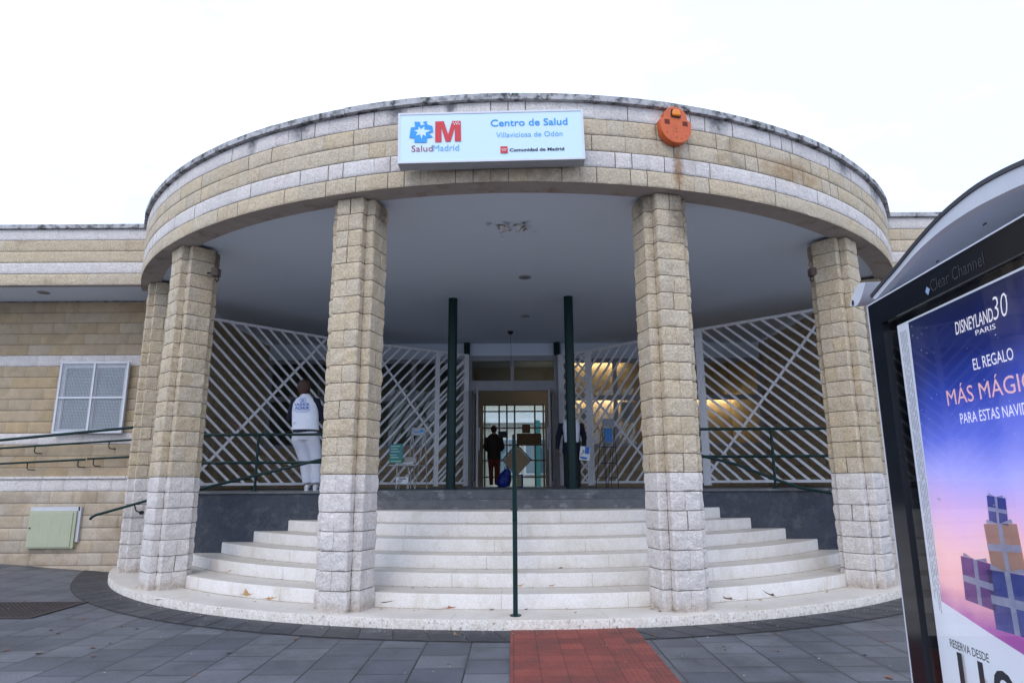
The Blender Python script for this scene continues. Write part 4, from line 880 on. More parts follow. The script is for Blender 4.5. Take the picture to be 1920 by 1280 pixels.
# arched roof, running away behind the panel
arc_t = [(.045, 2.168), (.16, 2.196), (.265, 2.219), (.434, 2.262), (.60, 2.293), (.765, 2.304), (.893, 2.296), (1.02, 2.276), (1.15, 2.245), (1.28, 2.205), (1.40, 2.16)]
arc_b = [(.075, 2.142), (.165, 2.163), (.27, 2.187), (.42, 2.221), (.58, 2.239), (.74, 2.240), (.87, 2.230), (1.0, 2.213), (1.13, 2.185), (1.26, 2.148), (1.38, 2.105)]
ROW = 3.6
def smoothc(P, m=4):
    o = []
    for i in range(len(P)-1):
        p0, p1, p2, p3 = P[max(i-1, 0)], P[i], P[i+1], P[min(i+2, len(P)-1)]
        for j in range(m):
            t_ = j/m; o.append(tuple(.5*(2*p1[k_]+(p2[k_]-p0[k_])*t_+(2*p0[k_]-5*p1[k_]+4*p2[k_]-p3[k_])*t_*t_+(-p0[k_]+3*p1[k_]-3*p2[k_]+p3[k_])*t_**3) for k_ in (0, 1)))
    return o+[P[-1]]
arc_t, arc_b = smoothc(arc_t), smoothc(arc_b)
def sweep(top, bot, o0, o1, name, m, dz=0):
    b = MB(); k = len(top)
    for o in (o0, o1):
        for u, z in top: b.v.append(PP(u, z+dz, o))
        for u, z in bot: b.v.append(PP(u, z+dz, o))
    for i in range(k-1):
        b.face([i, k+i, k+i+1, i+1]); b.face([2*k+i+1, 3*k+i+1, 3*k+i, 2*k+i]); b.face([i, i+1, 2*k+i+1, 2*k+i]); b.face([k+i, 3*k+i, 3*k+i+1, k+i+1])
    b.face([0, 2*k, 3*k, k]); b.face([k-1, 2*k-1, 4*k-1, 3*k-1])
    return b.build(name, m, BS)
mid = [(a_[0]*.25+c_[0]*.75, a_[1]*.2+c_[1]*.8+.036) for a_, c_ in zip(arc_t, arc_b)]
rim = [(u, z-.014) for u, z in arc_t]
sweep(rim, arc_b, .0, -.03, 'roof_fascia', m_shel)
sweep(arc_t, [(u, z-.013) for u, z in arc_t], .006, -ROW, 'roof_edge', mat('dark_roof_rim', (.05, .052, .06), rough=.4))
sweep([(u, z-.016) for u, z in arc_t], [(u, z+.012) for u, z in arc_b], -.03, -ROW, 'roof', m_shelg)
lens = []
for k_ in range(17): t_ = k_/16; lens.append((-.165+.17*t_, 2.178+.056*t_+.036*math.sin(math.pi*t_)))
for k_ in range(15, 0, -1): t_ = k_/16; lens.append((-.165+.17*t_, 2.178+.056*t_-.040*math.sin(math.pi*t_)))
b = MB(); b.prism(lens[::-1], PP(0, 0, .0), e, zv, ROW) if False else None
k = len(lens); b = MB(); b.v += [PP(u, z, 0) for u, z in lens]+[PP(u, z, -ROW) for u, z in lens]; b.face(list(range(k))); b.face(list(range(k, 2*k))[::-1])
for i in range(k): b.face([i, (i+1) % k, (i+1) % k+k, i+k])
b.build('roof_beam', m_shel, BS)
b = MB(); b.v += [PP(-.130+.011*math.cos(a_), 2.182+.013*math.sin(a_), .002) for a_ in [2*math.pi*i/14 for i in range(14)]]; b.face(list(range(14))); b.build('bolt_hole', m_blk, BS)
b = MB(); b.tube([PP(.06, 2.12, -.10), PP(.06, 2.21, -.10)], .05, 18); b.build('roof_bracket', m_shel, BS, smooth=True)
b = MB()
for u in (.12, .24, .42, .70): b.add([PP(u+du, 2.147+(u-.09)*.1+dz_-.003, -.06) for du, dz_ in ((0, 0), (.02, 0), (.02, .006), (0, .006))], [(0, 1, 2, 3)])
b.build('fixing', m_blk, BS)

# ------------------------------------------------------------------ people
def loft(b, rings, n=16, mi=0):
    base = len(b.v); k = len(rings)
    for c, ax, ay in rings:
        c = Vector(c); ax = Vector(ax); ay = Vector(ay)
        for j in range(n): a = 2*math.pi*j/n; b.v.append(c+ax*math.cos(a)+ay*math.sin(a))
    for i in range(k-1):
        for j in range(n): b.face([base+i*n+j, base+i*n+(j+1) % n, base+(i+1)*n+(j+1) % n, base+(i+1)*n+j], mi)
    b.face([base+j for j in range(n)][::-1], mi); b.face([base+(k-1)*n+j for j in range(n)], mi)
def fused(b, name, m, parent, vox=.01, smooth=6):
    b.local = True; me = bpy.data.meshes.new(name); me.from_pydata(b.v, [], b.f); o = bpy.data.objects.new(name, me); COL.objects.link(o)
    r_ = o.modifiers.new('r', 'REMESH'); r_.mode = 'VOXEL'; r_.voxel_size = vox; s_ = o.modifiers.new('s', 'SMOOTH'); s_.iterations = smooth; s_.factor = .5
    dg = bpy.context.evaluated_depsgraph_get(); dg.update(); nm = bpy.data.meshes.new_from_object(o.evaluated_get(dg)); bpy.data.objects.remove(o); bpy.data.meshes.remove(me)
    nm.name = name; nm.materials.clear(); nm.materials.append(m); nm.polygons.foreach_set('use_smooth', [True]*len(nm.polygons)); nm.polygons.foreach_set('material_index', [0]*len(nm.polygons))
    o = bpy.data.objects.new(name, nm); COL.objects.link(o); o.parent = parent; return o
def hand(b, w, d, palm, side):
    """w wrist, d direction of fingers, palm normal, side = direction of the thumb"""
    w, d, palm, side = [Vector(q) for q in (w, d, palm, side)]; d.normalize(); palm.normalize(); side.normalize()
    loft(b, [(w, side*.026, palm*.018), (w+d*.03, side*.034, palm*.016), (w+d*.06, side*.042, palm*.015), (w+d*.09, side*.040, palm*.013)], 12)
    for i, (o, l) in enumerate(((.030, .070), (.011, .079), (-.009, .074), (-.028, .058))):
        p0 = w+d*.075+side*o; p1 = w+d*.095+side*o*1.05; p2 = p1+(d*.82+palm*.45).normalized()*l*.45; p3 = p2+(d*.45+palm*.85).normalized()*l*.32; p4 = p3+(d*.1+palm).normalized()*l*.23
        b.tube([p0, p1, p2, p3, p4], [.010, .0095, .0088, .008, .0065], 8)
    p0 = w+d*.02+side*.022; p1 = w+d*.045+side*.05; p2 = p1+(d*.8+side*.3+palm*.3).normalized()*.032; p3 = p2+(d*.8+palm*.5).normalized()*.024
    b.tube([p0, p1, p2, p3], [.014, .012, .0105, .008], 8)
def head(b, c, f, sc_=1.0):
    """c: centre of the head; f: facing direction"""
    c = Vector(c); f = Vector(f).normalized(); z = Vector((0, 0, 1)); s = f.cross(z)
    R_ = lambda h, fw, rs, rf: (c+z*h*sc_+f*fw*sc_, s*rs*sc_, f*rf*sc_)
    loft(b, [R_(-.118, .035, .030, .030), R_(-.10, .028, .048, .052), R_(-.07, .018, .062, .074), R_(-.035, .008, .070, .086), R_(.0, .0, .074, .093), R_(.04, -.006, .076, .096), R_(.075, -.010, .068, .086), R_(.10, -.012, .050, .062), R_(.118, -.012, .022, .028)], 18)
    loft(b, [(c+f*.086*sc_+z*.012, s*.008, z*.006), (c+f*.098*sc_-z*.012, s*.012, z*.012), (c+f*.112*sc_-z*.028, s*.016, z*.010), (c+f*.085*sc_-z*.036, s*.012, z*.006)], 10)
    for q in (-1, 1): b.ell(c+s*q*.078*sc_-z*.005, (.010, .018, .030), 10, 8)
    b.tube([c-z*.055-f*.012, c-z*.13-f*.02, c-z*.19-f*.03], [.050, .052, .060], 14)
m_skin = mat('light_skin', (.52, .30, .21), (.48, .27, .19), rough=.55); m_skind = mat('brown_skin', (.22, .115, .075), (.19, .10, .065), rough=.55)
m_hair = mat('dark_brown_hair', (.085, .034, .022), (.035, .014, .010), rough=.6, bump=.5, bscale=90); m_navy = mat('navy_knit', (.008, .010, .028), (.006, .008, .02), rough=.9, bump=.3, bscale=120); m_vest = mat('white_vest_cloth', (.80, .82, .90), (.74, .77, .86), rough=.8, scale=9, bump=.35, bscale=16)
m_trou = mat('pale_grey_trousers', (.62, .64, .71), (.55, .57, .65), rough=.85, scale=5, bump=.4, bscale=11); m_shoe = mat('white_trainer', (.62, .62, .64), (.5, .5, .54), rough=.5); m_blue = mat('blue_print', (.02, .13, .50), rough=.6); m_bkc = mat('black_cloth', (.010, .010, .013), (.016, .016, .02), rough=.9, bump=.3, bscale=20)

def make_person(loc, label, rz, hgt, joints, mats, extra):
    T = thing('person', loc, label, 'person'); T.rotation_euler = (0, 0, rz); return T
# --- person 1, seen from behind, leaning on the lattice; local +y faces away from the camera
PX = atY(590, 917, 10.72)
T1 = thing('person', (PX.x-.20, 10.75, ZF), 'person seen from behind in white vest and pale trousers at the left lattice gate', 'person')
sk = 1.0
J = dict(lf=(.07, .02, .07), rf=(.21, .0, .07), lk=(-.01, .06, .47), rk=(.18, .05, .47), lh=(-.105, .0, .86), rh=(.105, .0, .85), pel=(.0, .0, .88), wst=(-.015, .0, 1.02), chest=(-.04, .03, 1.25), sh=(-.055, .06, 1.46), nk=(-.07, .08, 1.53), hd=(-.11, .12, 1.65))
b = MB(); bx, by_ = Vector((1, 0, 0)), Vector((0, 1, 0))
V_ = Vector
head(b, J['hd'], (.15, 1, -.12)); b.tube([J['nk'], V_(J['nk'])+V_((0, .01, -.06))], [.055, .07], 14)
loft(b, [(J['pel'], bx*.155, by_*.105), (J['wst'], bx*.135, by_*.095), (J['chest'], bx*.165, by_*.11), (V_(J['sh'])-V_((0,0,.03)), bx*.165, by_*.09), (V_(J['sh'])+V_((0,0,.03)), bx*.09, by_*.065)], 20)
for s, kn, ft, hp in ((-1, 'lk', 'lf', 'lh'), (1, 'rk', 'rf', 'rh')):
    b.tube([J[hp], V_(J[hp]).lerp(V_(J[kn]), .5), J[kn], V_(J[kn]).lerp(V_(J[ft]), .35), V_(J[ft])+V_((0, 0, .03))], [.085, .075, .055, .052, .036], 14)
arms = {}
for s in (-1, 1):
    sh = V_(J['sh'])+V_((s*.175, 0, -.03)); el = sh+V_((s*.085, .05, -.28)); wr = el+V_((s*.0, .24, .06) if s < 0 else (-.02, .22, .10)); arms[s] = (sh, el, wr)
    b.tube([sh, el, wr], [.050, .040, .026], 12); hand(b, wr, (0, 1, .2), (-s*.6, .2, -.7), (-s*.5, .2, .8))
fused(b, 'body', m_skin, T1, .009, 3)
b = MB(); loft(b, [(V_(J['wst'])+V_((0,0,-.115)), bx*.195, by_*.135), (V_(J['wst'])+V_((0,0,-.04)), bx*.190, by_*.135), (J['chest'], bx*.195, by_*.138), (V_(J['sh'])-V_((0,0,.05)), bx*.20, by_*.115), (V_(J['sh'])+V_((0,0,.01)), bx*.15, by_*.09), (V_(J['sh'])+V_((0,0,.045)), bx*.075, by_*.068)], 24)
for s in (-1, 1): sh, el, wr = arms[s]; b.tube([sh-V_((s*.04,0,0)), sh+V_((0,0,.005)), sh.lerp(el, .5), el, el.lerp(wr, .5), wr], [.070, .068, .062, .056, .050, .038], 14)
fused(b, 'sweater', m_navy, T1, .010, 5)
b = MB(); loft(b, [(V_(J['wst'])+V_((.0,0,-.065)), bx*.222, by_*.160), (V_(J['wst'])+V_((0,0,.0)), bx*.212, by_*.155), (J['chest'], bx*.212, by_*.160), (V_(J['sh'])-V_((0,0,.07)), bx*.200, by_*.140), (V_(J['sh'])+V_((0,0,.00)), bx*.165, by_*.115), (V_(J['sh'])+V_((0,0,.05)), bx*.085, by_*.080), (V_(J['sh'])+V_((0,0,.085)), bx*.068, by_*.068)], 28)
vest = fused(b, 'vest', m_vest, T1, .009, 2)
b = MB(); 
for s, kn, ft, hp in ((-1, 'lk', 'lf', 'lh'), (1, 'rk', 'rf', 'rh')):
    b.tube([V_(J[hp])+V_((0,0,.05)), V_(J[hp])-V_((0,0,.06)), V_(J[hp]).lerp(V_(J[kn]), .5), J[kn], V_(J[kn]).lerp(V_(J[ft]), .5), V_(J[ft])+V_((0, -.01, .04))], [.110, .122, .110, .088, .080, .074], 16)
loft(b, [(V_(J['pel'])+V_((0,0,-.09)), bx*.195, by_*.135), (J['pel'], bx*.195, by_*.140), (V_(J['pel'])+V_((0,0,.10)), bx*.16, by_*.12)], 20)
fused(b, 'trousers', m_trou, T1, .010, 4)
b = MB(); hc = V_(J['hd']); b.ell(hc+V_((0, -.018, .02)), (.108, .115, .128), 18, 14); b.ell(hc+V_((0, -.045, -.045)), (.078, .065, .075), 14, 10); b.ell(hc+V_((.01, .05, .085)), (.07, .06, .05), 12, 8)
fused(b, 'hair', m_hair, T1, .009, 2)
for ft in ('lf', 'rf'):
    f0 = V_(J[ft]); f0.z = 0; b = MB(); loft(b, [(f0+V_((0, -.075, .045)), bx*.030, V_((0,0,.040))), (f0+V_((0, -.03, .055)), bx*.040, V_((0,0,.052))), (f0+V_((0, .03, .05)), bx*.042, V_((0,0,.046))), (f0+V_((0, .11, .035)), bx*.046, V_((0,0,.030))), (f0+V_((0, .17, .028)), bx*.038, V_((0,0,.022))), (f0+V_((0, .19, .025)), bx*.02, V_((0,0,.014)))], 14); sho = fused(b, 'shoe', m_shoe, T1, .008, 2)
    b = MB(); b.local = True; b.prism([(-.04, -.05), (.02, -.028), (.09, .012), (.03, -.008), (-.02, -.018), (-.045, -.02)], f0+V_((.046, 0, .055)), (0, 1, 0), (0, 0, 1), .004); b.build('shoe_mark', m_blk, sho)
    b = MB(); b.local = True; loft(b, [(f0+V_((0, .055, .0)), bx*.048, by_*.14), (f0+V_((0, .055, .022)), bx*.050, by_*.142)], 20); b.build('sole', m_wp, sho, smooth=True, angle=40)
# writing on the back of the vest (surface about y = -0.12)
yb = -.131
b = MB(); b.local = True
O = V_((J['chest'][0]-.125, yb, 1.335)); text(b, 'UNHCR', O, (1, 0, 0), (0, 0, 1), .235, .042, .03, thk=0); text(b, 'ACNUR', O-V_((-.002, 0, .056)), (1, 0, 0), (0, 0, 1), .235, .042, .03, thk=0)
text(b, 'La Agencia de la ONU para los Refugiados', O-V_((.02, .004, .082)), (1, 0, 0), (0, 0, 1), .275, .015, .01, thk=0); text(b, 'Comité español', O-V_((-.03, .004, .108)), (1, 0, 0), (0, 0, 1), .17, .015, .01, thk=0)
# laurel emblem
c0 = V_((J['chest'][0]-.005, yb+.004, 1.425))
for s in (-1, 1):
    for k_ in range(7):
        a = R(-70+k_*22); q = c0+V_((s*.045*math.cos(a), 0, .045*math.sin(a))); d = V_((s*-math.sin(a), 0, math.cos(a))); b.bar(q-d*.008, q+d*.008, .007, .002, (0, 1, 0))
for dx, h in ((-.016, .036), (0, .05), (.016, .036)): b.bar(c0+V_((dx, 0, -.03)), c0+V_((dx, 0, -.03+h)), .008, .002, (0, 1, 0))
b.bar(c0+V_((-.022, 0, .008)), c0+V_((0, 0, .03)), .006, .002, (0, 1, 0)); b.bar(c0+V_((.022, 0, .008)), c0+V_((0, 0, .03)), .006, .002, (0, 1, 0))
b.build('vest_lettering', m_blue, vest)
b = MB(); b.local = True; b.box((J['chest'][0]+.0, -.144, 1.075), (J['chest'][0]+.11, -.136, 1.125)); b.box((J['chest'][0]-.15, -.136, 1.065), (J['chest'][0]-.06, -.126, 1.11)); b.build('vest_pocket', m_vest, vest)

# --- person 2, facing the camera, half hidden by the right green post
P2 = atY(1072, 913, 14.2); T2 = thing('person', (P2.x, 14.0, ZF), 'person in black jacket and white vest, half hidden behind the right green post', 'person')
b = MB(); head(b, (0, -.01, 1.55), (.15, -1, -.25)); loft(b, [((0, 0, .88), bx*.15, by_*.10), ((0, 0, 1.05), bx*.14, by_*.10), ((0, 0, 1.2), bx*.165, by_*.11), ((0, 0, 1.34), bx*.165, by_*.085), ((0, 0, 1.40), bx*.08, by_*.06)], 20)
for s in (-1, 1): b.tube([(s*.09, 0, .86), (s*.10, 0, .46), (s*.11, .02, .08)], [.085, .055, .04], 14)
arm2 = {}
for s in (-1, 1):
    sh = V_((s*.19, 0, 1.32)); el = V_((s*.27, .02, 1.02)); wr = V_((s*.24, -.12, .80)) if s > 0 else V_((s*.30, -.04, .78)); arm2[s] = (sh, el, wr); b.tube([sh, el, wr], [.05, .04, .027], 12); hand(b, wr, (-s*.25, -.2, -1), (-s, 0, 0), (0, -1, -.2))
fused(b, 'body', m_skind, T2, .009, 3)
b = MB(); loft(b, [((0, 0, .70), bx*.20, by_*.14), ((0, 0, .9), bx*.19, by_*.135), ((0, 0, 1.08), bx*.175, by_*.125), ((0, 0, 1.22), bx*.19, by_*.13), ((0, 0, 1.34), bx*.18, by_*.11), ((0, 0, 1.42), bx*.10, by_*.09), ((0, .01, 1.47), bx*.085, by_*.085)], 24)
for s in (-1, 1): sh, el, wr = arm2[s]; b.tube([sh, el, wr], [.068, .058, .042], 14)
fused(b, 'jacket', m_navy, T2, .011, 4)
b = MB(); 
for s in (-1, 1): b.tube([(s*.09, 0, .80), (s*.10, -.01, .48), (s*.11, .02, .10), (s*.11, .02, .04)], [.10, .078, .066, .064], 14)
fused(b, 'trousers', m_bkc, T2, .012, 4)
b = MB()
for s in (-1, 1): loft(b, [((s*.085, -.03, .92), bx*.075, by_*.125), ((s*.09, -.03, 1.1), bx*.08, by_*.125), ((s*.10, -.03, 1.25), bx*.085, by_*.125), ((s*.10, -.01, 1.36), bx*.07, by_*.10), ((s*.085, 0, 1.40), bx*.045, by_*.08)], 16)
fused(b, 'vest', m_vest, T2, .010, 2)
b = MB(); b.ell((0, .012, 1.572), (.086, .102, .108), 16, 12); fused(b, 'hair', m_hair, T2, .009, 2)
for s in (-1, 1):
    b = MB(); b.local = True; b.ell((s*.03, -.092, 1.56), (.012, .008, .007), 10, 6); b.build('eye', m_wp, T2, smooth=True)
    b = MB(); f0 = V_((s*.11, 0, 0)); loft(b, [(f0+V_((0, .06, .04)), bx*.03, V_((0,0,.038))), (f0+V_((0, 0, .05)), bx*.045, V_((0,0,.048))), (f0+V_((0, -.12, .03)), bx*.048, V_((0,0,.028))), (f0+V_((0, -.2, .02)), bx*.03, V_((0,0,.018)))], 12); fused(b, 'shoe', m_bkc, T2, .009, 2)
b = MB(); wr = arm2[1][2]; q = V_((P2.x, 14.0, ZF))+wr+V_((.0, -.05, -.10)); T = thing('leaflet', q, 'white and blue leaflet held in the hand of the half hidden person', 'leaflet')
b.bar(q+V_((0, 0, -.15)), q+V_((.03, 0, .13)), .21, .004, (0, -1, 0)); lf = b.build('sheet', m_wp, T)
b = MB(); b.bar(q+V_((.055, -.004, -.02)), q+V_((.075, -.004, .12)), .09, .003, (0, -1, 0)); b.bar(q+V_((-.02, -.004, -.12)), q+V_((-.012, -.004, -.08)), .14, .003, (0, -1, 0)); b.build('print', mat('leaflet_blue', (.02, .16, .62), rough=.5), lf)

# --- person 3, a figure inside the lobby seen from behind
P3 = atY(926, 916, 18.6); T3 = thing('person', (P3.x, 18.6, ZF), 'person in dark jacket and rust red trousers standing inside behind the doors', 'person')
b = MB(); head(b, (0, 0, 1.56), (-.3, 1, -.1)); loft(b, [((0, 0, .88), bx*.15, by_*.10), ((0, 0, 1.2), bx*.16, by_*.11), ((0, 0, 1.36), bx*.16, by_*.085), ((0, 0, 1.42), bx*.07, by_*.06)], 20)
for s in (-1, 1): b.tube([(s*.09, 0, .86), (s*.08, 0, .46), (s*.07, .02, .05)], [.08, .055, .04], 14); b.tube([(s*.19, 0, 1.34), (s*.25, .02, 1.06), (s*.18, .2, .98)], [.05, .04, .027], 12); hand(b, (s*.18, .2, .98), (-s*.3, 1, 0), (-s, 0, 0), (0, .2, 1))
fused(b, 'body', m_skin, T3, .010, 3)
b = MB(); loft(b, [((0, 0, .74), bx*.19, by_*.14), ((0, 0, .95), bx*.185, by_*.14), ((0, 0, 1.2), bx*.19, by_*.13), ((0, 0, 1.36), bx*.18, by_*.11), ((0, 0, 1.44), bx*.09, by_*.08)], 20)
for s in (-1, 1): b.tube([(s*.18, 0, 1.34), (s*.25, .02, 1.06), (s*.19, .18, .99)], [.068, .058, .042], 12)
fused(b, 'jacket', mat('dark_brown_coat', (.045, .032, .028), rough=.9), T3, .012, 4)
b = MB()
for s in (-1, 1): b.tube([(s*.085, 0, .80), (s*.08, 0, .46), (s*.07, .02, .06)], [.095, .068, .052], 12)
fused(b, 'trousers', mat('rust_trousers', (.20, .045, .03), rough=.9), T3, .012, 3)
b = MB(); b.ell((0, -.015, 1.575), (.09, .10, .105), 16, 12); fused(b, 'hair', m_hair, T3, .009, 2)

# ------------------------------------------------------------------ small things in the portico
m_wire = mat('white_wire', (.50, .48, .45), rough=.5); m_dwire = mat('dark_wire', (.03, .03, .04), rough=.5)
# green poster stand on a white chair-like rack
Yk = 13.0
q = lambda x, y, Y=Yk: atY(x, y, Y)
base = q(757, 917); T = thing('brochure_stand', (base.x, Yk, ZF), 'low white wire stand carrying a bright green health poster', 'stand')
z_ = lambda y, Y=Yk: atY(760, y, Y).z
xl, xr = q(744, 880).x, q(766, 880).x; zt1 = z_(872)
b = MB()
for x in (xl, xr): b.tube([(x, Yk, ZF), (x, Yk, zt1-.04), (x+(.03 if x == xl else -.03), Yk, zt1)], .012, 8); b.tube([(x, Yk+.3, ZF), (x, Yk+.28, zt1)], .010, 8)
b.tube([(xl+.03, Yk, zt1), (xr-.03, Yk, zt1)], .012, 8); b.box((q(728, 870).x, Yk-.03, zt1-.01), (q(782, 870).x, Yk+.32, zt1+.012)); b.build('frame', m_wire, T)
b = MB(); b.box((q(731, 835).x, Yk-.02, z_(868)), (q(756, 835).x, Yk-.0, z_(832))); po = b.build('poster', mat('green_poster', (.04, .30, .13), (.05, .20, .32), rough=.5, scale=5), T)
b = MB(); X = q(731, 835).x; Wd = q(756, 835).x-X
for i, (zf, wf, m__) in enumerate(((.88, .8, 0), (.74, .6, 0), (.60, .75, 0), (.42, .5, 0), (.30, .7, 0), (.1, .9, 0))): b.box((X+Wd*.1, Yk-.024, z_(868)+(z_(832)-z_(868))*zf-.008), (X+Wd*(.1+wf*.85), Yk-.0205, z_(868)+(z_(832)-z_(868))*zf+.010))
b.build('poster_lines', mat('pale_green_print', (.55, .70, .40), (.3, .5, .6), rough=.5, scale=30), po)
b = MB(); b.box((xl-.005, Yk-.03, z_(906)), (xr+.005, Yk-.02, z_(894))); pl = b.build('plate', m_wp, T)
b = MB(); b.box((xl+.05, Yk-.034, z_(898)), (xr-.04, Yk-.031, z_(896))); b.box((xl+.02, Yk-.034, z_(901.5)), (xr-.1, Yk-.031, z_(900))); b.box((xl+.02, Yk-.034, z_(904.5)), (xl+.1, Yk-.031, z_(903.5))); b.build('plate_lines', m_ink, pl)
# tall white rack with header
Yk = 13.5; base = q(790, 917, Yk); T = thing('brochure_rack', (base.x, Yk, ZF), 'tall white wire rack with a pale header board, beside the green poster stand', 'rack')
z_ = lambda y: atY(790, y, 13.5).z; X_ = lambda x: atY(x, 860, 13.5).x
b = MB()
for x0, x1 in ((771, 765), (773, 779), (796, 802), (795, 780)): b.tube([(X_(x0), Yk, z_(806)), (X_(x1), Yk-.05, ZF)], .010, 8)
b.tube([(X_(773), Yk, z_(815)), (X_(798), Yk, z_(815))], .010, 8); b.tube([(X_(766), Yk-.04, z_(873)), (X_(803), Yk-.04, z_(873))], .010, 8); b.build('frame', m_wire, T)
b = MB(); b.box((X_(772), Yk-.06, z_(816)), (X_(796), Yk-.045, z_(802))); hd = b.build('header_board', mat('pale_board', (.45, .46, .47), rough=.6), T)
b = MB(); text(b, 'Salud', (X_(775), Yk-.061, z_(811.5)), (1, 0, 0), (0, 0, 1), .13, .05, .02, thk=0.001); b.ell((X_(790.5), Yk-.061, z_(808)), (.035, .003, .035)); b.build('header_print', m_cy, hd)
b = MB(); b.box((X_(761), Yk-.16, z_(868)), (X_(782), Yk-.05, z_(857))); b.build('basket', m_wire, T)
b = MB(); b.box((X_(752), Yk-.22, z_(870.5)), (X_(778), Yk-.10, z_(866.5))); b.build('leaflet_pile', m_wp, T)
# dark easel rack at right
Yk = 13.6; base = q(1140, 915, Yk); T = thing('easel_rack', (base.x, Yk, ZF), 'spindly dark wire easel rack with blue leaflets, right of the half hidden person', 'rack')
z_ = lambda y: atY(1140, y, 13.6).z; X_ = lambda x: atY(x, 860, 13.6).x
b = MB()
for x0, x1 in ((1131, 1134), (1153, 1157), (1130, 1115), (1150, 1138), (1154, 1143), (1134, 1136)): b.tube([(X_(x0), Yk, z_(800)), (X_(x1), Yk-.06, ZF)], .008, 6)
for y in (838, 868, 895): b.tube([(X_(1117 if y > 890 else 1126), Yk-.03, z_(y)), (X_(1156), Yk-.03, z_(y))], .008, 6)
b.build('frame', m_dwire, T)
b = MB(); b.box((X_(1131), Yk-.05, z_(799)), (X_(1153), Yk-.035, z_(785))); b.build('header_board', mat('grey_board', (.22, .24, .27), rough=.6), T)
b = MB(); b.box((X_(1134), Yk-.07, z_(829)), (X_(1149), Yk-.05, z_(802.5))); b.build('leaflets', mat('leaflet_blue2', (.01, .12, .35), (.02, .15, .40), rough=.5), T)
# notices on glass
def notice(x0, y0, x1, y1, Y, m, lab, lines=0):
    a, c = atY(x0, y1, Y), atY(x1, y0, Y); T = thing('notice', (a.x, Y, a.z), lab, 'notice'); b = MB(); b.box((a.x, Y-.004, a.z), (c.x, Y, c.z)); s_ = b.build('sheet', m, T)
    if lines:
        b = MB(); rg = random.Random(int(x0)); h = c.z-a.z
        for i in range(lines): zz = c.z-h*(.14+.78*i/lines); b.box((a.x+(c.x-a.x)*.12, Y-.007, zz), (a.x+(c.x-a.x)*rg.uniform(.6, .9), Y-.0045, zz+h*.022))
        b.build('lines', m_ink, s_)
m_paper = mat('grey_paper', (.45, .44, .40), rough=.7); m_card = mat('brown_cardboard', (.26, .17, .10), (.22, .14, .085), rough=.9)
notice(1165, 753, 1189, 791, 15.94, m_paper, 'printed sheet on the lit window right of the door', 10)
notice(1088, 765, 1100, 790, 15.94, m_paper, 'small printed sheet on the window beside the half hidden person', 6)
notice(969, 812, 1015, 833, 19.4, m_card, 'wide brown cardboard sheet on the lobby screen')
notice(979, 795, 994, 811.5, 19.38, m_card, 'small brown cardboard sheet above the wide one on the lobby screen')
notice(934, 808, 952, 820, 19.4, mat('dark_blue_sign', (.02, .03, .06), rough=.5), 'small dark blue sign on the lobby screen beside the inside person')
# cardboard house, bag and yellow sign in the doorway
Yk = 18.0; q = lambda x, y: atY(x, y, Yk); c = q(969, 864); T = thing('cardboard_diamond', (c.x, Yk, ZF), 'brown cardboard diamond with dark upper edges, standing inside the door', 'cardboard shape')
b = MB(); pol = [(0, -.44), (.37, -.05), (0, .36), (-.37, -.05)]; b.prism(pol, (c.x, Yk, c.z+.05), (1, 0, 0), (0, 0, 1), .06); b.build('front', mat('light_card', (.78, .58, .38), (.70, .51, .33), rough=.9), T)
for s in (-1, 1):
    b = MB(); b.bar((c.x, Yk-.03, c.z+.44), (c.x+s*.40, Yk-.03, c.z+.01), .03, .12, (0, 1, 0)); b.build('roof_edge', mat('dark_card', (.10, .06, .04), rough=.9), T)
Yk = 16.6; c = q(947, 900); T = thing('bag', (c.x, Yk, ZF), 'bright blue rucksack slumped on the floor in the doorway', 'bag')
b = MB(); b.ell((-.0, 0, .20), (.16, .11, .20), 16, 12); b.ell((-.08, 0, .12), (.14, .11, .14), 14, 10); b.ell((.05, -.05, .32), (.10, .09, .13), 12, 10); b.tube([(-.02, 0, .4), (0, 0, .49), (.07, 0, .50), (.10, 0, .42)], .014, 8)
m_bag = mat('blue_nylon', (.008, .035, .36), (.006, .025, .25), rough=.5, bump=.5, bscale=14); fused(b, 'bag_body', m_bag, T, .012, 2)
b = MB(); b.local = True; b.tube([(.10, -.10, .02), (.13, -.12, .2), (.09, -.10, .40)], .018, 8); b.build('strap', m_blk, T)
c = q(975, 903); T = thing('picture_board', (c.x, Yk, ZF), 'small yellow picture board with a blue edge leaning beside the blue rucksack', 'board')
b = MB(); b.box((q(969, 900).x, Yk-.02, ZF), (q(981, 900).x, Yk, q(975, 889).z)); bo = b.build('backing', mat('royal_blue_card', (.01, .03, .4), rough=.6), T)
b = MB(); b.box((q(969.5, 900).x, Yk-.026, ZF+.02), (q(977.5, 900).x, Yk-.021, q(975, 890.5).z)); b.build('picture', mat('yellow_picture', (.45, .36, .05), (.18, .20, .10), rough=.6, scale=20), bo)

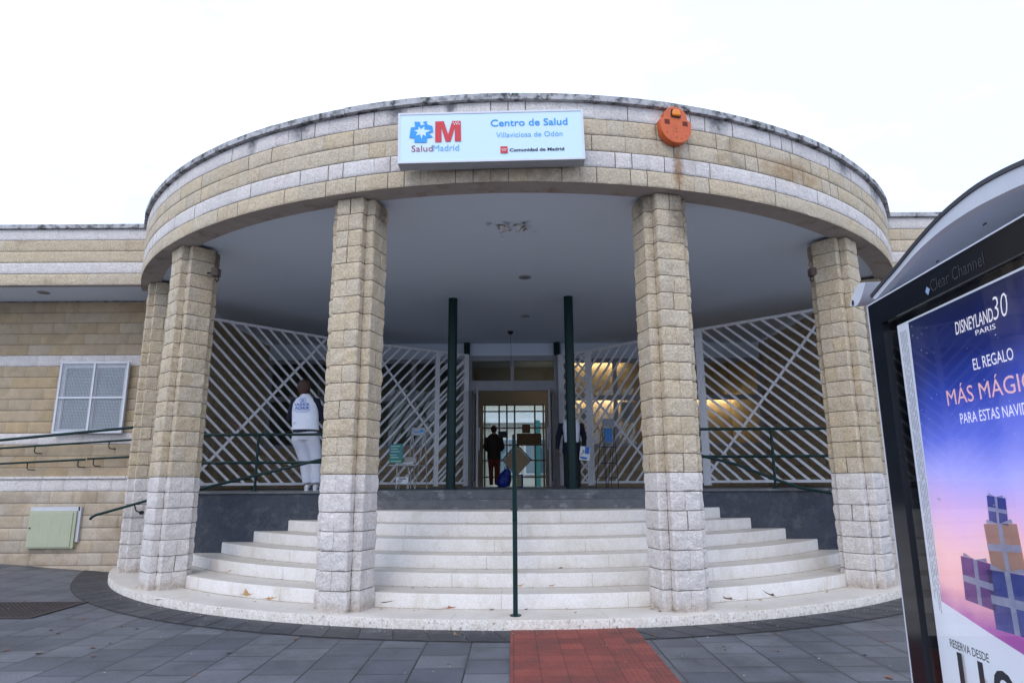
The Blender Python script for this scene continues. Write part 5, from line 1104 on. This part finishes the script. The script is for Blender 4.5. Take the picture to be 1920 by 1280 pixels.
# ------------------------------------------------------------------ fallen leaves
m_leafs = [mat('leaf_rust', (.30, .10, .035), (.18, .06, .028), rough=.8, scale=40), mat('leaf_brown', (.13, .075, .04), (.08, .045, .03), rough=.8, scale=40), mat('leaf_ochre', (.38, .22, .07), (.26, .14, .05), rough=.8, scale=40)]
def leafmesh(seed, m):
    rg = random.Random(seed); pts = []
    for i in range(15):
        a = 2*math.pi*i/15; r_ = (1.0 if i % 3 == 0 else .52)*rg.uniform(.8, 1.1)*(.75+.35*math.cos(a)); pts.append((r_*math.cos(a), r_*math.sin(a)*.75))
    me = bpy.data.meshes.new('fallen_leaf'); cu = rg.uniform(.15, .45)
    me.from_pydata([(x, y, cu*(x*x*.5+abs(y)*.6)+.03*rg.random()) for x, y in pts]+[(0, 0, .0)], [], [(i, (i+1) % 15, 15) for i in range(15)]); me.materials.append(m); return me
LM = [leafmesh(i, m_leafs[i % 3]) for i in range(9)]
def leaf(x, y, z, s, lab, grp):
    me = rnd.choice(LM); c_ = ('rust red', 'dark brown', 'ochre')[int(me.materials[0].name in ('leaf_brown',)) + 2*int(me.materials[0].name in ('leaf_ochre',))]
    sz = 'big' if s > .05 else ('small' if s > .027 else 'tiny')
    if 'paving' in lab:
        pl = 'on the paving by the drain grate' if x < -4.2 and y > 6.5 else ('on the dark band at the foot of the steps' if math.hypot(x-CX, y-CY) < 7.62 else ('on the paving left of the red path' if x < 0 and x > -1.6 else ('on the paving right of the red path' if 1.2 < x < 2.6 else ('on the paving at lower left' if x < 0 else 'on the paving before the advert panel'))))
    elif 'steps' in lab: pl = 'on the white %s step %s' % (('lowest', 'second', 'third', 'fourth', 'fifth', 'sixth', 'top')[max(0, min(6, int(round((z-Z0)/DZ))))], 'left of the middle handrail' if x < 0 else 'right of the middle handrail')
    elif 'grate' in lab: pl = 'on the iron drain grate'
    else: pl = 'on the red path %s' % ('close to the steps' if y > 6 else 'at the bottom edge of view')
    lab = '%s %s dry leaf %s' % (sz, c_, pl)
    o = bpy.data.objects.new('fallen_leaf', me); COL.objects.link(o); o.location = (x, y, z+.004); o.scale = (s, s, s); o.rotation_euler = (rnd.uniform(-.2, .2), rnd.uniform(-.2, .2), rnd.uniform(0, 6.28)); tag(o, lab, 'leaf', grp)
rnd = random.Random(21)
for i in range(90):     # on the paving
    x = rnd.uniform(-6.5, 4.6); y = rnd.uniform(4.6, 9); 
    if math.hypot(x-CX, y-CY) < 7.2 or (-.05 < x < 1.22): continue
    leaf(x, y, gz(x, y), rnd.uniform(.022, .058)*(1 if rnd.random() < .8 else 1.4), 'dry brown leaf lying on the grey paving', 'fallen leaves on the paving')
for i in range(12): leaf(rnd.uniform(0, 1.2), rnd.uniform(4.8, 6.9), .017, rnd.uniform(.015, .035), 'dry leaf lying on the red tactile path', 'fallen leaves on the red path')
def treadz(x, y):
    r_ = math.hypot(x-CX, y-CY)
    for i in range(6, -1, -1):
        if r_ < STEPR[i]: return Z0+DZ*i
for x, y, s in ((465, 1118, .06), (440, 1117, .04), (477, 1128, .04), (508, 1123, .05), (390, 1115, .045), (565, 1141, .035), (776, 1144, .03), (848, 1141, .05), (923, 1142, .06), (985, 1142, .04), (1078, 1148, .035), (722, 1131, .065), (714, 1141, .05), (1222, 1141, .06), (1238, 1146, .05), (1360, 1124, .055), (1445, 1118, .055), (1425, 1125, .05), (1550, 1110, .05), (1398, 1137, .03), (775, 1102, .045), (974, 1100, .03), (1035, 1099, .04), (944, 1037, .04), (752, 1037, .03), (1083, 1035, .03), (428, 1073, .04), (300, 1125, .03), (256, 1102, .03), (1200, 1035, .03), (1050, 1065, .03), (878, 980, .03), (811, 1008, .025)):
    q = atZ(x, y, Z0); r_ = math.hypot(q.x-CX, q.y-CY)
    for zi in range(7):
        q = atZ(x, y, Z0+DZ*zi); r_ = math.hypot(q.x-CX, q.y-CY); nxt = STEPR[zi+1] if zi < 6 else 0
        if nxt-.01 < r_ < STEPR[zi]+.02: break
    leaf(q.x, q.y-.01, Z0+DZ*zi, s*.8, 'dry brown leaf lying on the white steps', 'fallen leaves on the steps')
q = atZ(45, 1127, .01); leaf(q.x, q.y, .012, .03, 'dry leaf on the iron drain grate', 'fallen leaves on the grate')
b = MB(); rg = random.Random(5)      # crumbs, twigs and seed husks
for i in range(700):
    x = rg.uniform(-7, 5); y = rg.uniform(4, 8.5) if rg.random() < .6 else CY-math.sqrt(max(0, 7.25**2-(x-CX)**2))-rg.random()*.12
    if math.hypot(x-CX, y-CY) < 7.19: continue
    l = rg.uniform(.003, .012); a = rg.random()*6.28; d = V_((math.cos(a), math.sin(a), 0))*l; n_ = V_((-d.y, d.x, 0))*rg.uniform(.2, .7); c = V_((x, y, gz(x, y)+.019)); b.add([c-d, c+n_, c+d, c-n_], [(0, 3, 2, 1)], rg.randint(0, 2))
for i in range(320):     # specks caught at the foot of the risers
    zi = rg.choice((0, 0, 0, 1, 1, 2, 3, 4, 5)); r_ = STEPR[zi+1]+abs(rg.gauss(0, .05))+.01; a_ = R(rg.uniform(-140, -40)); l = rg.uniform(.004, .014); a = rg.random()*6.28; d = V_((math.cos(a), math.sin(a), 0))*l; n_ = V_((-d.y, d.x, 0))*rg.uniform(.3, .9)
    if r_ > STEPR[zi]-.02: continue
    c = V_((CX+r_*math.cos(a_), CY+r_*math.sin(a_), Z0+DZ*zi+.006)); b.add([c-d, c+n_, c+d+V_((0, 0, l*.5)), c-n_], [(0, 3, 2, 1)], rg.choice((0, 0, 1)))
tag(b.build('ground_litter', [m_leafs[1], m_leafs[2], m_wp]), 'tiny husks, twigs and crumbs scattered over the paving', 'litter', kind='stuff')
